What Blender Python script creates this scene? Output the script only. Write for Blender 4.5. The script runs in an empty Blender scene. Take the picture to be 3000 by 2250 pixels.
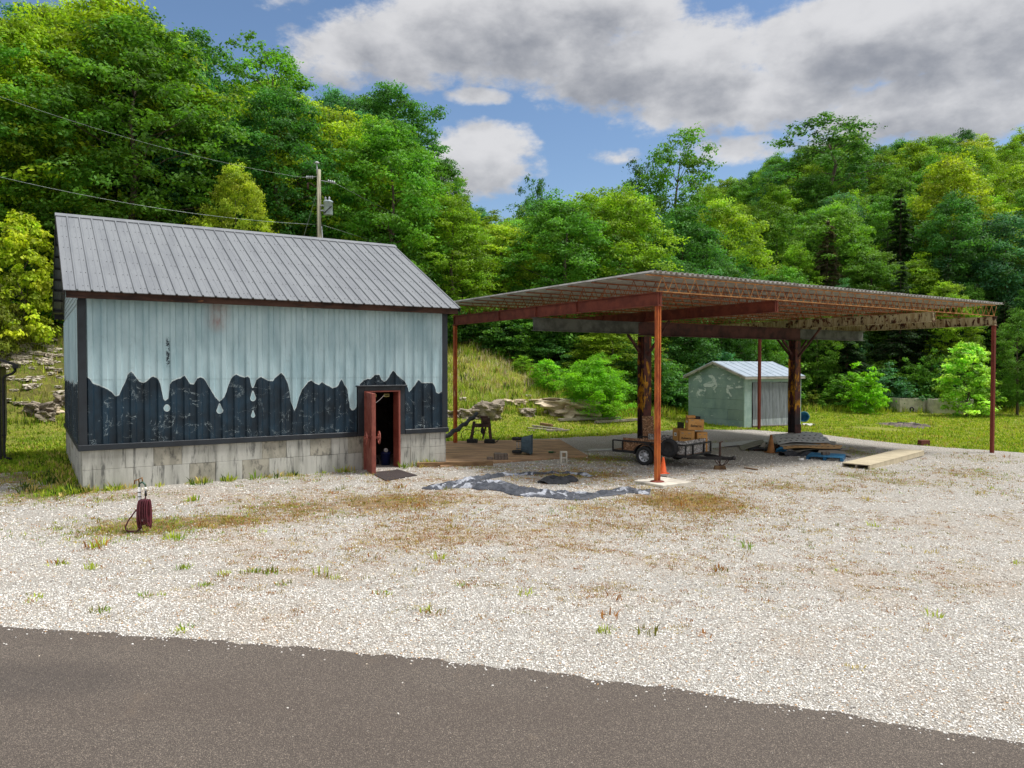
import bpy, math, random
import numpy as np
from mathutils import Vector, Matrix
R = math.radians
scene = bpy.context.scene
COL = scene.collection
random.seed(7)

# ------------------------------------------------------------------ camera
F_PX, HOR = 2200.85, 1074.1          # focal length and horizon of the 3000 x 2250 photograph
CAM_H = 3.0
PITCH = math.atan((1125 - HOR) / F_PX)
cam_d = bpy.data.cameras.new('camera')
cam = bpy.data.objects.new('camera', cam_d)
COL.objects.link(cam)
cam.location = (0, 0, CAM_H)
cam.rotation_euler = (R(90) - PITCH, 0, 0)
cam_d.sensor_width = 36
cam_d.lens = 36 * F_PX / 3000
cam_d.clip_start, cam_d.clip_end = .1, 2000
scene.camera = cam

# ------------------------------------------------------------------ world, sun, exposure
SUN_EL, SUN_AZ = R(62), R(6)        # azimuth from +X, counter-clockwise
sun_dir = Vector((math.cos(SUN_EL) * math.cos(SUN_AZ), math.cos(SUN_EL) * math.sin(SUN_AZ), math.sin(SUN_EL)))
SKY_STRENGTH, SUN_STRENGTH, EXPOSURE = .05, 1.1, 2.1
scene.view_settings.view_transform = 'Standard'
scene.view_settings.look = 'None'
scene.view_settings.exposure = EXPOSURE
scene.view_settings.gamma = 1
scene.view_settings.use_curve_mapping = False
scene.cycles.max_bounces = 8
scene.cycles.diffuse_bounces = 6
scene.cycles.transparent_max_bounces = 4
scene.cycles.use_adaptive_sampling = True

world = bpy.data.worlds.new('World')
scene.world = world
world.use_nodes = True
wt = world.node_tree
wt.nodes.clear()


class NB:
    """small node helper"""
    def __init__(s, tree): s.t = tree
    def n(s, kind, ins=None, **props):
        nd = s.t.nodes.new(kind)
        for k, v in props.items(): setattr(nd, k, v)
        for k, v in (ins or {}).items(): s.put(nd.inputs[k], v)
        return nd
    def put(s, sock, v):
        if isinstance(v, bpy.types.NodeSocket): s.t.links.new(v, sock)
        elif v is not None:
            if sock.type == 'RGBA' and len(v) == 3: v = (*v, 1)
            sock.default_value = v
    def m(s, op, a, b=None, c=None, clamp=False):
        nd = s.t.nodes.new('ShaderNodeMath'); nd.operation = op; nd.use_clamp = clamp
        for i, v in enumerate((a, b, c)):
            if v is not None: s.put(nd.inputs[i], v)
        return nd.outputs[0]
    def mix(s, f, a, b, kind='MIX'):
        nd = s.t.nodes.new('ShaderNodeMix'); nd.data_type = 'RGBA'; nd.blend_type = kind
        s.put(nd.inputs[0], f); s.put(nd.inputs[6], a); s.put(nd.inputs[7], b)
        return nd.outputs[2]
    def noise(s, vec, scale, detail=4, rough=.55, dist=0):
        nd = s.n('ShaderNodeTexNoise', {'Vector': vec, 'Scale': scale, 'Detail': detail, 'Roughness': rough, 'Distortion': dist})
        return nd.outputs['Fac']
    def voro(s, vec, scale, feature='F1', rnd=1.0):
        return s.n('ShaderNodeTexVoronoi', {'Vector': vec, 'Scale': scale, 'Randomness': rnd}, feature=feature)
    def ss(s, x, lo, hi):
        nd = s.n('ShaderNodeMapRange', {'Value': x, 'From Min': lo, 'From Max': hi}, interpolation_type='SMOOTHSTEP')
        return nd.outputs[0]
    def lin(s, x, lo, hi, a=0., b=1.):
        nd = s.n('ShaderNodeMapRange', {'Value': x, 'From Min': lo, 'From Max': hi, 'To Min': a, 'To Max': b})
        return nd.outputs[0]
    def ramp(s, x, stops):
        nd = s.t.nodes.new('ShaderNodeValToRGB'); s.put(nd.inputs[0], x)
        e = nd.color_ramp.elements
        while len(e) < len(stops): e.new(.5)
        for i, (p, c) in enumerate(stops): e[i].position = p; e[i].color = (*c, 1)
        return nd.outputs[0]
    def scale(s, vec, x, y, z):
        nd = s.n('ShaderNodeMapping', {'Vector': vec, 'Scale': (x, y, z)})
        return nd.outputs[0]


def build_world():
    w = NB(wt)
    out = wt.nodes.new('ShaderNodeOutputWorld')
    sky = w.n('ShaderNodeTexSky', sky_type='NISHITA', sun_disc=False, sun_elevation=SUN_EL, sun_rotation=R(90) - SUN_AZ)
    sky.altitude = 300; sky.air_density = 1.0; sky.dust_density = .6; sky.ozone_density = 2.0
    sk = w.n('ShaderNodeHueSaturation', {'Color': sky.outputs[0], 'Saturation': 1.05, 'Value': .62}).outputs[0]
    bg = w.n('ShaderNodeBackground', {'Color': sk, 'Strength': SKY_STRENGTH})
    tc = wt.nodes.new('ShaderNodeTexCoord')
    d = tc.outputs['Generated']
    sep = w.n('ShaderNodeSeparateXYZ', {'Vector': d})
    x, y, z = sep.outputs
    az = w.m('MULTIPLY', w.m('ARCTAN2', x, y), 180 / math.pi)
    el = w.m('MULTIPLY', w.m('ARCSINE', z), 180 / math.pi)
    big = w.noise(w.scale(d, 1, 1, 1.6), 7, 6, .58)
    wob = w.noise(w.scale(d, 1, 1, 1.6), 16, 5, .6)
    fine = w.noise(w.scale(d, 1, 1, 1.8), 26, 8, .62)
    # cumulus masses, each given by its direction: azimuth, elevation and half extents in degrees
    blobs = [(1, 24.5, 13.5, 4.6, 1.1), (-8, 22.8, 7.0, 3.0, .95), (11, 21.2, 11.0, 3.4, 1.05), (25, 21.0, 11.0, 4.0, 1.1), (34, 20.5, 9.0, 4.8, 1.1),
             (-13.5, 21.6, 3.6, 2.0, .7), (19, 18.4, 12, 2.4, .95), (29, 17.0, 12, 3.0, .95),
             (-2.6, 15.4, 5.0, 2.9, 1.15), (-4.8, 14.2, 4.0, 2.2, 1.0), (17, 15.4, 5, 1.2, .7), (8.0, 15.4, 2.0, .6, .45), (-2.5, 19.6, 2.6, .7, .6), (-18, 25.2, 3.4, 1.0, .42)]
    # away from these, unseen cloud made denser and less grey, as added fill light
    out_w = w.m('MAXIMUM', w.ss(el, 27, 36), w.ss(w.m('ABSOLUTE', az), 38, 52))
    gen = w.m('MULTIPLY', out_w, w.m('MULTIPLY_ADD', w.m('SUBTRACT', w.noise(d, 3.0, 3, .5), .5), 3.0, 1.9))

    def dens(de):
        acc = None
        for a, e, ra, re, wgt in blobs:
            dx = w.m('MULTIPLY', w.m('SUBTRACT', az, a), 1 / ra)
            dy = w.m('MULTIPLY', w.m('SUBTRACT', w.m('ADD', el, de), e), 1 / re)
            r2 = w.m('MULTIPLY_ADD', dx, dx, w.m('MULTIPLY', dy, dy))
            v = w.m('MULTIPLY_ADD', r2, -wgt, wgt)
            acc = v if acc is None else w.m('MAXIMUM', acc, v)
        return w.m('MAXIMUM', acc, -1.2)
    n1 = w.m('SUBTRACT', big, .5); n2 = w.m('SUBTRACT', wob, .5); n3 = w.m('SUBTRACT', fine, .5)
    nz = w.m('ADD', w.m('MULTIPLY', n1, 1.2), w.m('ADD', w.m('MULTIPLY', n2, 1.1), w.m('MULTIPLY', n3, 1.5)))
    base = w.m('ADD', w.m('ADD', dens(0), gen), nz)
    over = w.m('ADD', w.m('MULTIPLY_ADD', gen, .35, dens(1.9)), w.m('MULTIPLY', nz, .75))
    mask = w.ss(base, -.06, .62)
    thick = w.ss(over, .0, 1.5)
    billow = w.noise(w.scale(d, 1, 1, 1.7), 13, 6, .55, .1)
    shade = w.ss(w.m('MULTIPLY_ADD', n3, -.9, w.m('MULTIPLY_ADD', w.m('SUBTRACT', billow, .5), -1.7, w.m('MULTIPLY', thick, .95))), -.1, 1.25)
    ccol = w.mix(shade, (.172, .171, .173), (.064, .067, .075))
    bgc = w.n('ShaderNodeBackground', {'Color': ccol, 'Strength': w.lin(w.ss(el, 24, 70), 0, 1, 1.0, 1.75)})  # cloud strength raised with elevation: unseen cloud overhead brightened as added fill
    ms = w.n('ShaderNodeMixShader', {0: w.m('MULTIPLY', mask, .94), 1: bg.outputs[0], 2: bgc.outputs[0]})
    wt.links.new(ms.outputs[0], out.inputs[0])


build_world()
sun_d = bpy.data.lights.new('sun', 'SUN')
sun_d.energy = SUN_STRENGTH
sun_d.angle = R(14)
sun_d.color = (1, .97, .925)
sun = bpy.data.objects.new('sun', sun_d)
sun.rotation_euler = sun_dir.to_track_quat('Z', 'Y').to_euler()
sun.location = (20, -10, 40)
COL.objects.link(sun)


# ------------------------------------------------------------------ helpers
def S(r, g, b):
    f = lambda c: (c / 255 / 12.92) if c <= 10 else ((c / 255 + .055) / 1.055) ** 2.4
    return (f(r), f(g), f(b))


TH = R(32.708)
U = Vector((math.cos(TH), math.sin(TH), 0))
V = Vector((-math.sin(TH), math.cos(TH), 0))


def sp(x, k=1.0):
    """soft ramp: 0 below 0, x above"""
    x = np.asarray(x, float) / k
    return k * np.where(x > 20, x, np.log1p(np.exp(np.minimum(x, 20))))


def sm(x, a, b):
    t = np.clip((np.asarray(x, float) - a) / (b - a), 0, 1)
    return t * t * (3 - 2 * t)


def hnoise(x, y):
    return (np.sin(x * .31 + 1.3) * np.cos(y * .27 + .4) + .6 * np.sin(x * .73 + y * .51) + .4 * np.sin(x * 1.7 - y * 1.3 + 2))


def hz(x, y):
    """height of the ground"""
    x = np.asarray(x, float); y = np.asarray(y, float)
    z = -.018 * (sp(x + 2, .6) - sp(x - 28, 2))
    dx, dy = x + 2.8, y - 37.2
    s = -.40 * dx + .917 * dy
    t = .917 * dx + .40 * dy
    k = (.46 + .12 * sm(-t, 5, 25)) * (1 - sm(t, 3, 20))
    h1 = k * (sp(s, 1.2) - .35 * sp(s - 24, 4) - .65 * sp(s - 50, 6))
    yb = 45 + 12.5 * sm(x, 4, 24)
    k2 = .06 + .44 * sm(x, 2, 48)
    h2 = k2 * (sp(y - yb - 1.5, 1.5) - sp(y - yb - 50, 7))
    h = np.maximum(h1, h2) + .12 * np.minimum(h1, h2)
    h = h + .06 * hnoise(x * 2, y * 2) * sm(h, .2, 2)
    return z + h


def G(px, py):
    """ground point seen at a pixel of the 3000 x 2250 photograph"""
    d = Vector(((px - 1500) / F_PX, 1, (1125 - py) / F_PX))
    d.rotate(Matrix.Rotation(-PITCH, 3, 'X'))
    t = 2.0
    while t < 200:
        p = Vector((0, 0, CAM_H)) + d * t
        if p.z < float(hz(p.x, p.y)): break
        t += .25
    lo, hi = t - .25, t
    for _ in range(14):
        m = (lo + hi) / 2; p = Vector((0, 0, CAM_H)) + d * m
        if p.z < float(hz(p.x, p.y)): hi = m
        else: lo = m
    p = Vector((0, 0, CAM_H)) + d * hi
    p.z = float(hz(p.x, p.y))
    return p


def D(px, py, depth):
    """point at a pixel, at a forward distance"""
    d = Vector(((px - 1500) / F_PX, 1, (1125 - py) / F_PX))
    d.rotate(Matrix.Rotation(-PITCH, 3, 'X'))
    return Vector((0, 0, CAM_H)) + d * (depth / d.y)


def gz(p): return float(hz(p[0], p[1]))


class MB:
    """collects shapes, builds ONE mesh object"""
    def __init__(s): s.v = []; s.f = []
    def add(s, vs, fs):
        o = len(s.v)
        s.v += [tuple(v) for v in vs]
        s.f += [tuple(i + o for i in f) for f in fs]
        return s
    def box(s, c, size, rot=None):
        hx, hy, hz_ = size[0] / 2, size[1] / 2, size[2] / 2
        vs = [Vector((a * hx, b * hy, d * hz_)) for a in (-1, 1) for b in (-1, 1) for d in (-1, 1)]
        if rot is not None: vs = [rot @ v for v in vs]
        c = Vector(c)
        return s.add([v + c for v in vs], [(0, 1, 3, 2), (4, 6, 7, 5), (0, 4, 5, 1), (2, 3, 7, 6), (0, 2, 6, 4), (1, 5, 7, 3)])
    def b2(s, x0, x1, y0, y1, z0, z1):
        return s.box(((x0 + x1) / 2, (y0 + y1) / 2, (z0 + z1) / 2), (abs(x1 - x0), abs(y1 - y0), abs(z1 - z0)))
    def bar(s, p, q, w, h, up=(0, 0, 1)):
        p, q = Vector(p), Vector(q)
        x = (q - p).normalized(); up = Vector(up)
        if abs(x.dot(up)) > .99: up = Vector((1, 0, 0))
        y = up.cross(x).normalized(); z = x.cross(y)
        m = Matrix((x, y, z)).transposed()
        return s.box((p + q) / 2, ((q - p).length, w, h), m)
    def tube(s, pts, r, n=8, cap=True):
        pts = [Vector(p) for p in pts]
        rs = r if isinstance(r, (list, tuple)) else [r] * len(pts)
        vs, fs = [], []
        nrm = None
        for i, p in enumerate(pts):
            t = (pts[min(i + 1, len(pts) - 1)] - pts[max(i - 1, 0)])
            t = t.normalized() if t.length > 1e-9 else Vector((0, 0, 1))
            if nrm is None:
                nrm = t.orthogonal().normalized()
            else:
                nrm = nrm - t * nrm.dot(t)
                nrm = nrm.normalized() if nrm.length > 1e-6 else t.orthogonal().normalized()
            bn = t.cross(nrm)
            for k in range(n):
                a = 2 * math.pi * k / n
                vs.append(p + (nrm * math.cos(a) + bn * math.sin(a)) * rs[i])
        for i in range(len(pts) - 1):
            for k in range(n):
                a, b = i * n + k, i * n + (k + 1) % n
                fs.append((a, b, b + n, a + n))
        if cap:
            fs.append(tuple(reversed(range(n))))
            fs.append(tuple(range((len(pts) - 1) * n, len(pts) * n)))
        return s.add(vs, fs)
    def lathe(s, prof, n=16, o=(0, 0, 0), rot=None, closed=False):
        o = Vector(o); vs, fs = [], []
        for r, z in prof:
            for k in range(n):
                a = 2 * math.pi * k / n
                v = Vector((r * math.cos(a), r * math.sin(a), z))
                if rot is not None: v = rot @ v
                vs.append(v + o)
        m = len(prof)
        for i in range(m if closed else m - 1):
            j = (i + 1) % m
            for k in range(n):
                l = (k + 1) % n
                fs.append((i * n + k, i * n + l, j * n + l, j * n + k))
        return s.add(vs, fs)
    def prism(s, poly, axis, a, b):
        """extrude a 2D polygon; axis 0/1/2 is the extrusion direction"""
        def P(q, t):
            if axis == 0: return (t, q[0], q[1])
            if axis == 1: return (q[0], t, q[1])
            return (q[0], q[1], t)
        n = len(poly)
        return s.add([P(q, a) for q in poly] + [P(q, b) for q in poly],
                     [tuple(reversed(range(n))), tuple(range(n, 2 * n))] + [(i, (i + 1) % n, n + (i + 1) % n, n + i) for i in range(n)])
    def grid(s, fn, nu, nv, thick=0):
        """surface from fn(a, b), a, b in 0..1; optional thickness below"""
        vs = [Vector(fn(i / nu, j / nv)) for j in range(nv + 1) for i in range(nu + 1)]
        fs = [(j * (nu + 1) + i, j * (nu + 1) + i + 1, (j + 1) * (nu + 1) + i + 1, (j + 1) * (nu + 1) + i) for j in range(nv) for i in range(nu)]
        if thick:
            n = len(vs)
            low = [v - Vector((0, 0, thick)) for v in vs]
            fs2 = [tuple(n + i for i in reversed(f)) for f in fs]
            rim = [i for i in range(nu + 1)] + [j * (nu + 1) + nu for j in range(1, nv + 1)] + \
                  [nv * (nu + 1) + i for i in range(nu - 1, -1, -1)] + [j * (nu + 1) for j in range(nv - 1, 0, -1)]
            fr = [(rim[i], n + rim[i], n + rim[(i + 1) % len(rim)], rim[(i + 1) % len(rim)]) for i in range(len(rim))]
            return s.add(vs + low, fs + fs2 + fr)
        return s.add(vs, fs)
    def mesh(s, name, mat=None, smooth=False):
        me = bpy.data.meshes.new(name)
        me.from_pydata(s.v, [], s.f)
        if mat: me.materials.append(mat)
        if smooth: me.polygons.foreach_set('use_smooth', [True] * len(me.polygons))
        me.update()
        return me
    def build(s, name, mat, parent=None, smooth=False, bev=0, loc=None, rotz=0, **tags):
        return link(name, s.mesh(name, mat, smooth), parent, bev, loc, rotz, **tags)


def link(name, me, parent=None, bev=0, loc=None, rotz=0, **tags):
    o = bpy.data.objects.new(name, me)
    COL.objects.link(o)
    if parent is not None: o.parent = parent
    if loc is not None: o.location = loc
    if rotz: o.rotation_euler.z = rotz
    if bev:
        b = o.modifiers.new('bevel', 'BEVEL'); b.width = bev; b.segments = 1; b.limit_method = 'ANGLE'; b.angle_limit = R(40)
    for k, v in tags.items(): o[k] = v
    return o


def thing(name, label, cat, loc=(0, 0, 0), rotz=0, group=None):
    o = bpy.data.objects.new(name, None)
    o.empty_display_size = .2
    COL.objects.link(o)
    o.location = loc; o.rotation_euler = (0, 0, rotz)
    o['label'] = label; o['category'] = cat
    if group: o['group'] = group
    return o


def tag(o, label=None, cat=None, group=None, kind=None):
    for k, v in (('label', label), ('category', cat), ('group', group), ('kind', kind)):
        if v: o[k] = v
    return o


def np_mesh(name, verts, faces, mat, cols=None, smooth=False):
    """numpy mesh; faces (M, k); cols per vertex"""
    me = bpy.data.meshes.new(name)
    verts = np.asarray(verts, np.float32); faces = np.asarray(faces, np.int32)
    m, k = faces.shape
    me.vertices.add(len(verts)); me.vertices.foreach_set('co', verts.ravel())
    me.loops.add(m * k); me.loops.foreach_set('vertex_index', faces.ravel())
    me.polygons.add(m)
    me.polygons.foreach_set('loop_start', np.arange(0, m * k, k, dtype=np.int32))
    me.polygons.foreach_set('loop_total', np.full(m, k, np.int32))
    if smooth: me.polygons.foreach_set('use_smooth', np.ones(m, bool))
    me.materials.append(mat)
    if cols is not None:
        a = me.color_attributes.new('tone', 'FLOAT_COLOR', 'POINT')
        c = np.ones((len(verts), 4), np.float32); c[:, :3] = cols
        a.data.foreach_set('color', c.ravel())
    me.update(calc_edges=True)
    return me


# ------------------------------------------------------------------ materials
def new_mat(name):
    m = bpy.data.materials.new(name); m.use_nodes = True
    b = NB(m.node_tree)
    pr = m.node_tree.nodes['Principled BSDF']
    tc = m.node_tree.nodes.new('ShaderNodeTexCoord')
    return m, b, pr, tc.outputs['Object']


def bump(b, pr, h, strength, dist=.01):
    bp = b.n('ShaderNodeBump', {'Height': h, 'Strength': strength, 'Distance': dist})
    b.put(pr.inputs['Normal'], bp.outputs[0])


def mat(name, c1, c2=None, c3=None, sc=4, rough=.7, bmp=.2, stretch=(1, 1, 1), metal=0, t2=(.4, .65), t3=(.62, .72), fine=40, dist=.01, spec=.5):
    """two colours in cloudy patches, an optional third in sharper spots, fine grain in colour and relief"""
    m, b, pr, co = new_mat(name)
    co = b.scale(co, *stretch)
    c2 = c2 or tuple(x * .75 for x in c1)
    n = b.noise(co, sc, 6, .6)
    col = b.mix(b.ss(n, *t2), c1, c2)
    if c3:
        n2 = b.noise(co, sc * 1.7, 8, .65, .3)
        col = b.mix(b.ss(n2, *t3), col, c3)
    g = b.noise(co, fine, 3, .6)
    col = b.mix(b.lin(g, .3, .7, 0, .35), col, tuple(x * .6 for x in c1))
    b.put(pr.inputs['Base Color'], col)
    b.put(pr.inputs['Roughness'], b.lin(n, .3, .7, max(rough - .12, .05), min(rough + .12, 1)))
    pr.inputs['Metallic'].default_value = metal
    pr.inputs['Specular IOR Level'].default_value = spec
    if bmp: bump(b, pr, b.m('ADD', g, n), bmp, dist)
    return m


M = {}
M['rust'] = mat('rusty_steel', S(118, 54, 36), S(88, 40, 30), S(158, 84, 42), sc=3, rough=.85, t3=(.6, .75))
M['rust_orange'] = mat('orange_rust', S(192, 104, 44), S(138, 58, 34), S(214, 166, 118), sc=5, rough=.85, stretch=(1, 1, .35), t3=(.6, .7))
M['rust_red'] = mat('red_rust_post', S(128, 58, 42), S(104, 44, 34), S(160, 84, 50), sc=4, rough=.85, stretch=(1, 1, .3))
M['rust_tan'] = mat('tan_rusted_joist', S(212, 156, 100), S(160, 98, 58), S(110, 62, 40), sc=5, rough=.85)
M['rust_joist'] = mat('rusted_joist', S(162, 98, 58), S(122, 66, 42), S(86, 46, 32), sc=5, rough=.85)
M['grey_girder'] = mat('weathered_grey_steel', S(92, 96, 88), S(58, 60, 56), S(170, 172, 160), sc=2.5, rough=.75, t3=(.64, .76))
M['column'] = mat('dark_rusted_column', S(82, 44, 38), S(46, 28, 26), S(112, 56, 42), sc=2.5, rough=.8)
M['galv'] = mat('galvanised_deck', S(186, 184, 180), S(156, 152, 146), S(128, 92, 68), sc=3, rough=.5, t3=(.64, .76))
M['roof'] = mat('grey_metal_roof', S(120, 124, 128), S(108, 112, 117), sc=1.4, rough=.45, bmp=.05, stretch=(2, .3, .3), fine=25)
M['dark_trim'] = mat('dark_navy_trim', S(32, 40, 48), S(24, 30, 37), sc=4, rough=.5, bmp=.05)
M['black'] = mat('black_paint', S(30, 31, 33), S(20, 20, 22), S(70, 52, 42), sc=6, rough=.55, t3=(.66, .76))
M['fascia'] = mat('rotten_fascia_wood', S(78, 52, 40), S(40, 30, 28), S(150, 102, 70), sc=5, rough=.9, stretch=(.3, 1, 1.5))
M['conc'] = mat('block_concrete', S(190, 190, 182), S(160, 160, 152), S(92, 93, 90), sc=2.0, rough=.95, stretch=(2.2, 2.2, .32), t3=(.50, .66), fine=60, bmp=.3)
M['conc2'] = mat('pale_concrete', S(206, 200, 186), S(176, 170, 158), S(140, 134, 124), sc=3, rough=.95, bmp=.25)
M['conc3'] = mat('dark_stained_block', S(172, 168, 154), S(142, 140, 128), S(80, 80, 76), sc=3, rough=.95, stretch=(1.4, 1, .6), t3=(.5, .66), fine=60, bmp=.3)
M['door'] = mat('oxide_red_door', S(150, 82, 68), S(130, 66, 56), S(170, 108, 90), sc=4, rough=.6, bmp=.1)
M['wood'] = mat('weathered_timber', S(140, 112, 78), S(104, 80, 56), S(84, 64, 46), sc=4, rough=.9, stretch=(.25, 2, 2))
M['grey_wood'] = mat('grey_timber', S(158, 150, 138), S(122, 114, 104), S(92, 84, 76), sc=4, rough=.9, stretch=(.25, 2, 2))
M['cardboard'] = mat('cardboard', S(196, 146, 82), S(178, 128, 70), sc=3, rough=.85, bmp=.05)
M['white'] = mat('white_plastic', S(228, 228, 224), S(206, 206, 202), sc=5, rough=.5, bmp=.05)
M['tyre'] = mat('tyre_rubber', S(36, 36, 38), S(28, 28, 29), S(60, 58, 56), sc=9, rough=.85, t3=(.66, .8))
M['rim'] = mat('grey_steel_rim', S(190, 192, 196), S(160, 162, 166), S(110, 96, 84), sc=12, rough=.4, metal=.5, t3=(.66, .8))
M['orange'] = mat('orange_cone', S(238, 98, 30), S(222, 84, 24), sc=5, rough=.6, bmp=.05)
M['old_orange'] = mat('faded_cone', S(160, 108, 58), S(128, 84, 48), S(96, 66, 44), sc=6, rough=.85)
M['blue'] = mat('blue_paint', S(28, 108, 150), S(20, 86, 126), S(80, 120, 130), sc=6, rough=.65, t3=(.66, .76))
M['blue_plastic'] = mat('blue_plastic', S(24, 84, 200), S(20, 70, 176), sc=5, rough=.4, bmp=0)
M['tub'] = mat('blue_grey_tub', S(74, 96, 108), S(56, 74, 86), S(110, 128, 134), sc=5, rough=.5, bmp=.08)
M['iron'] = mat('old_iron', S(84, 60, 50), S(52, 40, 36), S(110, 76, 56), sc=7, rough=.85)
M['dark_iron'] = mat('dark_iron', S(44, 42, 42), S(30, 30, 31), S(80, 62, 52), sc=7, rough=.8)
M['hose'] = mat('maroon_hose', S(100, 36, 50), S(78, 28, 40), S(140, 70, 84), sc=9, rough=.45, bmp=.05)
M['brass'] = mat('brass', S(150, 110, 60), S(110, 80, 46), sc=12, rough=.45, metal=.7)
M['paver'] = mat('grey_paver', S(124, 112, 100), S(100, 90, 82), sc=9, rough=.95)
M['brick'] = mat('red_brown_brick', S(120, 66, 54), S(92, 50, 42), S(150, 104, 90), sc=9, rough=.95)
M['rock'] = mat('limestone', S(206, 190, 164), S(164, 146, 120), S(186, 136, 84), sc=2.5, rough=.95, stretch=(.7, .7, 2.6), bmp=.5, dist=.03)
M['rock_dark'] = mat('weathered_limestone', S(158, 146, 128), S(104, 96, 84), S(176, 132, 84), sc=2.5, rough=.95, stretch=(.7, .7, 3.2), bmp=.6, dist=.04)
M['stone_pale'] = mat('pale_stone', S(204, 196, 180), S(172, 160, 140), S(190, 150, 104), sc=4, rough=.95, bmp=.4)
M['mat'] = mat('brown_mat', S(58, 48, 46), S(44, 36, 35), S(84, 72, 66), sc=20, rough=.95, bmp=.4)
M['ramp'] = mat('tan_painted_boards', S(196, 184, 156), S(178, 166, 140), S(150, 138, 116), sc=3, rough=.85, stretch=(2, .4, 1), t3=(.64, .76))
M['sheet_white'] = mat('white_siding', S(204, 204, 202), S(180, 180, 180), S(150, 146, 142), sc=3, rough=.6, t3=(.64, .76))
M['sheet_tan'] = mat('tan_siding', S(200, 158, 104), S(178, 138, 90), S(150, 116, 80), sc=3, rough=.75)
M['sheet_grey'] = mat('grey_siding', S(150, 146, 134), S(120, 116, 108), S(90, 86, 80), sc=3, rough=.75)
M['dark_cloth'] = mat('black_fabric', S(40, 42, 48), S(28, 30, 34), S(70, 72, 78), sc=7, rough=.75)
M['ash'] = mat('ash', S(104, 92, 86), S(60, 52, 52), S(170, 154, 130), sc=3, rough=1, t3=(.56, .68))
M['pole'] = mat('pole_wood', S(166, 162, 140), S(128, 124, 106), S(104, 100, 86), sc=5, rough=.95, stretch=(3, 3, .25))
M['transformer'] = mat('transformer_grey', S(176, 190, 196), S(150, 164, 172), sc=4, rough=.45, bmp=.05)
M['porcelain'] = mat('pale_insulator', S(186, 190, 196), S(150, 154, 160), sc=8, rough=.3, bmp=0)
M['wire'] = mat('aluminium_wire', S(150, 160, 156), S(110, 122, 118), sc=8, rough=.5, bmp=0, metal=.3)
M['bark'] = mat('bark', S(96, 84, 70), S(66, 58, 50), S(120, 110, 96), sc=3, rough=.95, stretch=(2, 2, .3), bmp=.5)
M['interior'] = mat('dark_interior', S(60, 52, 46), S(44, 40, 36), sc=3, rough=.95)
M['green_glass'] = mat('green_glass', S(24, 84, 40), S(18, 60, 30), sc=5, rough=.15, bmp=0)
M['ink'] = mat('black_ink', S(52, 40, 30), S(46, 36, 28), sc=5, rough=.8, bmp=0)
M['yellow_sign'] = mat('yellow_plate', S(196, 192, 120), S(180, 176, 108), sc=5, rough=.6, bmp=0)
M['shed_roof'] = mat('pale_metal_shed_roof', S(160, 172, 184), S(132, 146, 158), S(110, 112, 114), sc=2.5, rough=.5, metal=.2, t3=(.64, .76))
M['silver_cloth'] = mat('silver_tarp', S(170, 172, 178), S(120, 122, 128), S(78, 80, 86), sc=7, rough=.5, bmp=.3)


def osb_mat(name, a, b_, c):
    m, b, pr, co = new_mat(name)
    v = b.voro(b.scale(co, 1, 1, 1.4), 16)
    n = b.noise(co, 30, 3, .6)
    col = b.ramp(b.n('ShaderNodeSeparateColor', {'Color': v.outputs['Color']}).outputs[0], [(.1, a), (.5, b_), (.9, c)])
    col = b.mix(b.ss(n, .45, .6), col, tuple(x * .5 for x in a))
    b.put(pr.inputs['Base Color'], col); pr.inputs['Roughness'].default_value = .9
    bump(b, pr, v.outputs['Distance'], .3)
    return m


M['osb'] = osb_mat('brown_chipboard', S(128, 92, 64), S(156, 114, 82), S(186, 150, 118))
M['osb_grey'] = osb_mat('grey_chipboard', S(116, 112, 110), S(160, 156, 152), S(206, 204, 200))


def peel_mat():
    """cream paint flaking off rusted steel"""
    m, b, pr, co = new_mat('peeling_cream_paint')
    n = b.noise(b.scale(co, 1.1, 1.1, .55), 4.6, 8, .68, .4)
    rust = b.mix(b.ss(b.noise(co, 5, 5), .4, .6), S(96, 54, 36), S(60, 34, 26))
    cream = b.mix(b.ss(b.noise(b.scale(co, 3, 3, .4), 4, 5), .4, .65), S(196, 186, 152), S(160, 140, 104))
    f = b.ss(n, .53, .56)
    b.put(pr.inputs['Base Color'], b.mix(f, cream, rust)); pr.inputs['Roughness'].default_value = .8
    bump(b, pr, b.m('SUBTRACT', 1, f), .4)
    return m


M['peel'] = peel_mat()


def peel_yellow():
    m, b, pr, co = new_mat('column_with_yellow_paint')
    n = b.noise(b.scale(co, 1.5, 1.5, .5), 3.5, 8, .7, .5)
    sep = b.n('ShaderNodeSeparateXYZ', {'Vector': co})
    rust = b.mix(b.ss(b.noise(co, 4, 5), .4, .6), S(92, 48, 40), S(52, 32, 30))
    rust = b.mix(b.ss(b.noise(b.scale(co, 4, 4, .3), 4, 5), .6, .7), rust, S(150, 84, 44))
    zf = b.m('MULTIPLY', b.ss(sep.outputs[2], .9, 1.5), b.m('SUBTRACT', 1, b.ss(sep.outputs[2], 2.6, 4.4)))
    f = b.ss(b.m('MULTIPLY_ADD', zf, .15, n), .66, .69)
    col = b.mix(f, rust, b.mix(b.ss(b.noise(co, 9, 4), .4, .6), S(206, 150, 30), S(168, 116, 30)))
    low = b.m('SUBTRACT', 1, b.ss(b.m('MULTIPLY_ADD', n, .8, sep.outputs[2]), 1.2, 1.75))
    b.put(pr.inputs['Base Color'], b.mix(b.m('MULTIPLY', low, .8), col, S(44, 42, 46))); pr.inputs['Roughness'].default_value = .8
    bump(b, pr, n, .3)
    return m


M['column_yellow'] = peel_yellow()


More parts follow.
